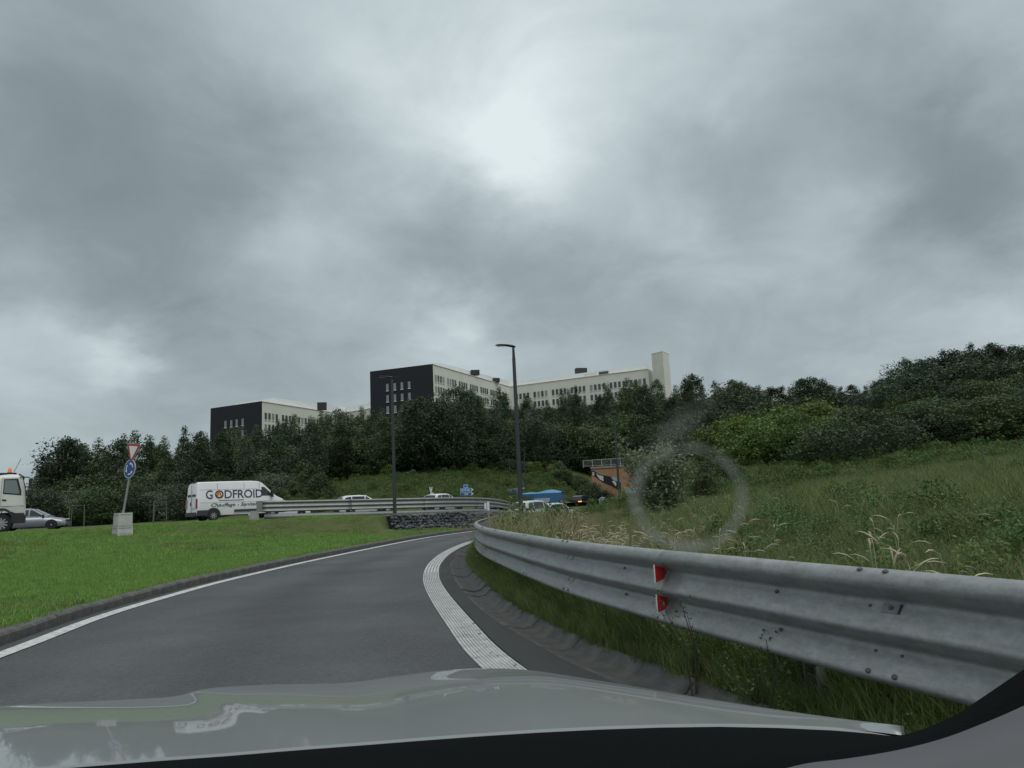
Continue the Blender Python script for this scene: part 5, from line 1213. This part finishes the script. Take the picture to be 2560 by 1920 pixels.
# blue tipper truck
m_tb = paint('blue_paint', (.04, .13, .27)); m_tarp = mat('blue_tarpaulin', (.10, .27, .44), .55, var=.1, vscale=3)
q = D(1345, 1275, 88); zv = .0
bt = thing('tipper_truck', 'blue tipper truck with covered load behind the bent end of the far rail', 'truck', (q.x, q.y, zv), R_(180 - 14))
MB().add([(-3.0, -1.2, .95), (1.5, -1.2, .95), (1.5, 1.2, .95), (-3.0, 1.2, .95), (-3.1, -1.25, 2.35), (1.6, -1.25, 2.35), (1.6, 1.25, 2.35), (-3.1, 1.25, 2.35)], [(3, 2, 1, 0), (4, 5, 6, 7), (0, 1, 5, 4), (1, 2, 6, 5), (2, 3, 7, 6), (3, 0, 4, 7)]).build('tipper_body', m_tb, bt)
rows = []
for x in np.linspace(-3.12, 1.62, 18):
    rows.append([(x, y, 2.36 + (.0 if abs(y) > 1.2 else .12 + .10 * math.sin(x * 2.1) * math.cos(y * 2) + .25 * math.exp(-((x + 1.6) / .7) ** 2))) for y in (-1.27, -1.0, -.5, 0, .5, 1.0, 1.27)])
MB().grid(rows).build('tarpaulin', m_tarp, bt, True)
MB().box((-.8, 1.27, 1.55), (1.9, .02, .5)).build('body_emblem', mat('faded_emblem', (.30, .36, .42), .6), bt)
MB().box((-.75, 0, .84), (4.9, 2.45, .12)).build('body_rim', m_salu, bt)
sec = [ring(x, .7, zt_, 1.15, 1.2, 1.1, .03, 1.9) for x, zt_ in ((1.8, 2.9), (1.9, 2.95), (3.2, 2.92), (3.45, 2.5), (3.6, 1.8), (3.62, 1.4))]
loft(sec).build('cab', m_tb, bt, True); MB().box((2.55, 0, 3.02), (1.7, 2.1, .16), rot=Matrix.Rotation(.06, 3, 'Y')).build('roof_deflector', m_cop, bt)
for sg_ in (-1, 1):
    MB().add([(2.2, sg_ * 1.215, 1.75), (3.2, sg_ * 1.215, 1.75), (3.1, sg_ * 1.2, 2.5), (2.25, sg_ * 1.2, 2.6)], [(0, 1, 2, 3) if sg_ < 0 else (3, 2, 1, 0)]).build('door_window', m_cg, bt)
    for xw in (-2.2, -1.0, 2.7): wheel(bt, xw, sg_ * 1.0, .5, .3, m_rimd, 10)
MB().box((0, 0, .7), (6.6, .9, .25)).build('chassis', m_plas, bt)

# ------------------------------------------------------------------ our own car: bonnet, scuttle, pillar
m_hood = mat('silver_green_bonnet_paint', (.25, .268, .266), .40, .3, coat=.68, spec=.4)
m_dash = mat('black_soft_plastic', (.004, .0045, .005), .9, bump=.2, bscale=300, spec=.05); m_trim = mat('grey_trim', (.115, .115, .122), .75, bump=.03, bscale=500, spec=.2)
own = thing('own_car', 'silver green car bonnet and dark scuttle in the foreground', 'car', (-.3, .9, 0)); OL = Vector((-.3, .9, 0))
# columns: (rear px, py, depth) , (front px, py, depth)
COL = [((-620, 1990, 1.0), (-420, 1800, 1.80)), ((-250, 1948, 1.0), (-180, 1778, 1.84)), ((150, 1917, 1.0), (0, 1765, 1.86)), ((380, 1899, 1.0), (160, 1756, 1.87)), ((560, 1886, 1.0), (330, 1748, 1.88)), ((680, 1876, 1.0), (440, 1740, 1.88)),
       ((780, 1868, 1.0), (520, 1721, 1.89)), ((900, 1859, 1.0), (680, 1711, 1.90)), ((1050, 1847, 1.0), (860, 1707, 1.91)), ((1200, 1836, 1.0), (1000, 1689, 1.91)), ((1340, 1827, 1.0), (1120, 1675, 1.90)),
       ((1500, 1819, 1.0), (1220, 1671, 1.88)), ((1650, 1814, 1.0), (1330, 1676, 1.83)), ((1800, 1812, 1.0), (1480, 1700, 1.74)), ((1950, 1815, 1.0), (1660, 1737, 1.58)), ((2080, 1821, 1.0), (1850, 1776, 1.38)), ((2180, 1829, 1.0), (2050, 1812, 1.18)), ((2262, 1839, 1.0), (2262, 1841, .995))]
rear = spline([D(*a) for a, b in COL], 6); frnt = spline([D(*b) for a, b in COL], 6)
cen = Vector((-.35, 1.2, .9)); rows = []
NR = 18
for j in range(NR + 1):
    t = j / NR; r = []
    for i, (a, b) in enumerate(zip(rear, frnt)):
        p = a.lerp(b, t); p.z += .012 * math.sin(math.pi * t); r.append(p - OL)
    rows.append(r)
def outw(p): d = Vector((p.x - cen.x, p.y - cen.y, 0)); return d.normalized()
for dout, dz in ((.012, -.004), (.03, -.014), (.055, -.035), (.085, -.075), (.11, -.14), (.125, -.24), (.13, -.42), (.11, -.58)):
    rows.append([b + outw(b) * dout + Vector((0, 0, dz)) - OL for b in frnt])
MB().grid(rows).build('bonnet', m_hood, own, True, 60)
MB().tube([p + Vector((0, -.004, -.004)) - OL for p in rear], [.0065 * min(1, (len(rear) - k) / 14 + .08) for k in range(len(rear))], 8).build('bonnet_rear_lip', m_hood, own, True)
# soft black scuttle and dashboard edge between bonnet and viewer
rows = []
for k, (dpy, Y) in enumerate(((5, .985), (22, .93), (60, .86), (120, .76), (260, .64), (420, .55))):
    r = []
    for (rp, rpy, _) in [a for a, b in COL] + [(2420, 1862, 1.0), (2700, 1930, 1.0)]: r.append(D(1280 + (rp - 1280) * (1 + .02 * k), rpy + dpy, Y) - OL)
    rows.append(r)
MB().grid(rows).build('scuttle', m_dash, own, True, 60)
# windscreen frame band and pillar trim at the right
up = [(2720, 1570), (2560, 1673), (2449, 1748), (2380, 1792), (2286, 1830), (2200, 1846), (2060, 1866), (1850, 1885), (1650, 1905)]
lw = [(2740, 1675), (2560, 1764), (2449, 1812), (2351, 1848), (2240, 1876), (2120, 1896), (2020, 1908), (1930, 1928), (1750, 1960)]
lo = [(2760, 1950), (2600, 1960), (2500, 1970), (2400, 1985), (2300, 2000), (2200, 2010), (2100, 2020), (1950, 2030), (1700, 2060)]
U_ = spline([D(x, y, .66) for x, y in up], 6); M_ = spline([D(x, y + 3, .60) for x, y in lw], 6); M2 = spline([D(x, y, .585) for x, y in lw], 6); L_ = spline([D(x, y, .48) for x, y in lo], 6)
MB().grid([[p - OL for p in U_], [p.lerp(q_, .5) + Vector((0, -.01, .004)) - OL for p, q_ in zip(U_, M_)], [p - OL for p in M_]]).build('windscreen_seal', m_dash, own, True, 60)
rows = []
for t in np.linspace(0, 1, 8): rows.append([p.lerp(q_, t) + Vector((0, -.02, .012)) * math.sin(math.pi * min(1, t * 1.3)) - OL for p, q_ in zip(M2, L_)])
MB().grid(rows).build('pillar_trim', m_trim, own, True, 60)
# unseen cabin shell, added to shade the dash: roof, right pillar, doors, rear
m_lin = mat('roof_lining', (.16, .16, .155), .9)
rf = []
for y, z, hw_ in ((-.22, 1.53, .62), (-.32, 1.56, .67), (-.5, 1.58, .70), (-1.0, 1.58, .70), (-1.6, 1.52, .66), (-2.0, 1.36, .62)):
    rf.append([Vector((-.35 + hw_ * f_, y, z - .05 * f_ * f_)) - OL for f_ in (-1, -.6, -.2, .2, .6, 1)])
q = MB().grid(rf).build('roof', m_hood, own, True, 60); md = q.modifiers.new('t', 'SOLIDIFY'); md.thickness = .03
for sx in (-1, 1):
    MB().prism([(.95, .2), (-2.3, .2), (-2.3, .93), (.80, .93)], (-.35 + sx * .86 - OL.x, -OL.y, 0), (0, 1, 0), (0, 0, 1), .06).build('door', m_hood, own)
    MB().tube([Vector((-.35 + sx * .82, -.55, .93)) - OL, Vector((-.35 + sx * .70, -.5, 1.52)) - OL], .05, 8).build('centre_pillar', m_dash, own)
MB().prism([(-1.2, .3), (.5, .3), (.45, .95), (-1.15, .95)], Vector((0, -2.25, 0)) - OL, (1, 0, 0), (0, 0, 1), .06).build('tailgate', m_hood, own)
MB().box(Vector((-.35, -.75, .55)) - OL, (1.6, 3.0, .1)).build('cabin_floor', m_dash, own)
# ring of dirt left by a suction cup on the windscreen
def smear(name, c):
    m = bpy.data.materials.new(name); m.use_nodes = True; t = m.node_tree; o = t.nodes['Material Output']; b = t.nodes['Principled BSDF']
    b.inputs['Base Color'].default_value = (.36, .38, .38, 1); b.inputs['Roughness'].default_value = .9; b.inputs['Specular IOR Level'].default_value = 0
    tr = t.nodes.new('ShaderNodeBsdfTransparent'); ms = t.nodes.new('ShaderNodeMixShader'); tcn = t.nodes.new('ShaderNodeTexCoord'); at = t.nodes.new('ShaderNodeAttribute'); at.attribute_name = 'dirt'
    n = t.nodes.new('ShaderNodeTexNoise'); n.inputs['Scale'].default_value = 38; n.inputs['Detail'].default_value = 4; t.links.new(tcn.outputs['Object'], n.inputs['Vector'])
    r = t.nodes.new('ShaderNodeMapRange'); r.inputs[1].default_value = .3; r.inputs[2].default_value = .7; r.inputs[3].default_value = c * .25; r.inputs[4].default_value = c
    mu = t.nodes.new('ShaderNodeMath'); mu.operation = 'MULTIPLY'; t.links.new(n.outputs['Fac'], r.inputs[0]); t.links.new(r.outputs[0], mu.inputs[0]); t.links.new(at.outputs['Fac'], mu.inputs[1])
    t.links.new(mu.outputs[0], ms.inputs[0]); t.links.new(tr.outputs[0], ms.inputs[1]); t.links.new(b.outputs[0], ms.inputs[2]); t.links.new(ms.outputs[0], o.inputs[0]); return m
m_dirt = smear('windscreen_dirt', .62)
def dirt(name, rows, fall):
    mb = MB().grid(rows); me = mb.me(name); a = me.attributes.new('dirt', 'FLOAT', 'POINT'); a.data.foreach_set('value', np.asarray(fall, 'f')); link(name, me, m_dirt, own)
rows, fall = [], []
for k in range(49):
    a = 2 * math.pi * k / 48; r = []
    for f_, w_ in ((.74, 0), (.82, .7), (.90, 1), (.97, .8), (1.06, 0)):
        r.append(D(1722 + 148 * f_ * math.cos(a), 1243 + 138 * f_ * math.sin(a), .62) - OL); fall.append(w_ * (.80 + .20 * math.cos(a - 2.6)))
    rows.append(r)
dirt('suction_cup_mark', rows, fall)
rows, fall = [], []
for k in range(13):
    t = k / 12; cx, cy = 1800 - 220 * t, 975 + 190 * t; r = []
    for j in range(7):
        s = j / 6 - .5; r.append(D(cx + 60 * s, cy + 70 * s, .62) - OL); fall.append(math.sin(math.pi * t) ** 1.5 * math.cos(math.pi * s) ** 2 * .55)
    rows.append(r)
dirt('wiper_smear', rows, fall)
# nose of our car below the bonnet, with its front wheels
for xw in (-1.05, .42):
    w0 = MB(); n = 24; r0 = .33
    w0.grid([[(xw + (.11 if True else 0) * s_, 1.35 - OL.y + r0 * f_ * math.cos(6.2832 * k / n), r0 + r0 * f_ * math.sin(6.2832 * k / n)) for s_, f_ in ((-1, .5), (-1, .92), (-.8, 1), (.8, 1), (1, .92), (1, .5))] for k in range(n + 1)])
    for v in range(len(w0.v)): w0.v[v] = (w0.v[v][0] - OL.x, w0.v[v][1], w0.v[v][2])
    w0.build('wheel', m_tyre, own, True)
print('trees', ntree)
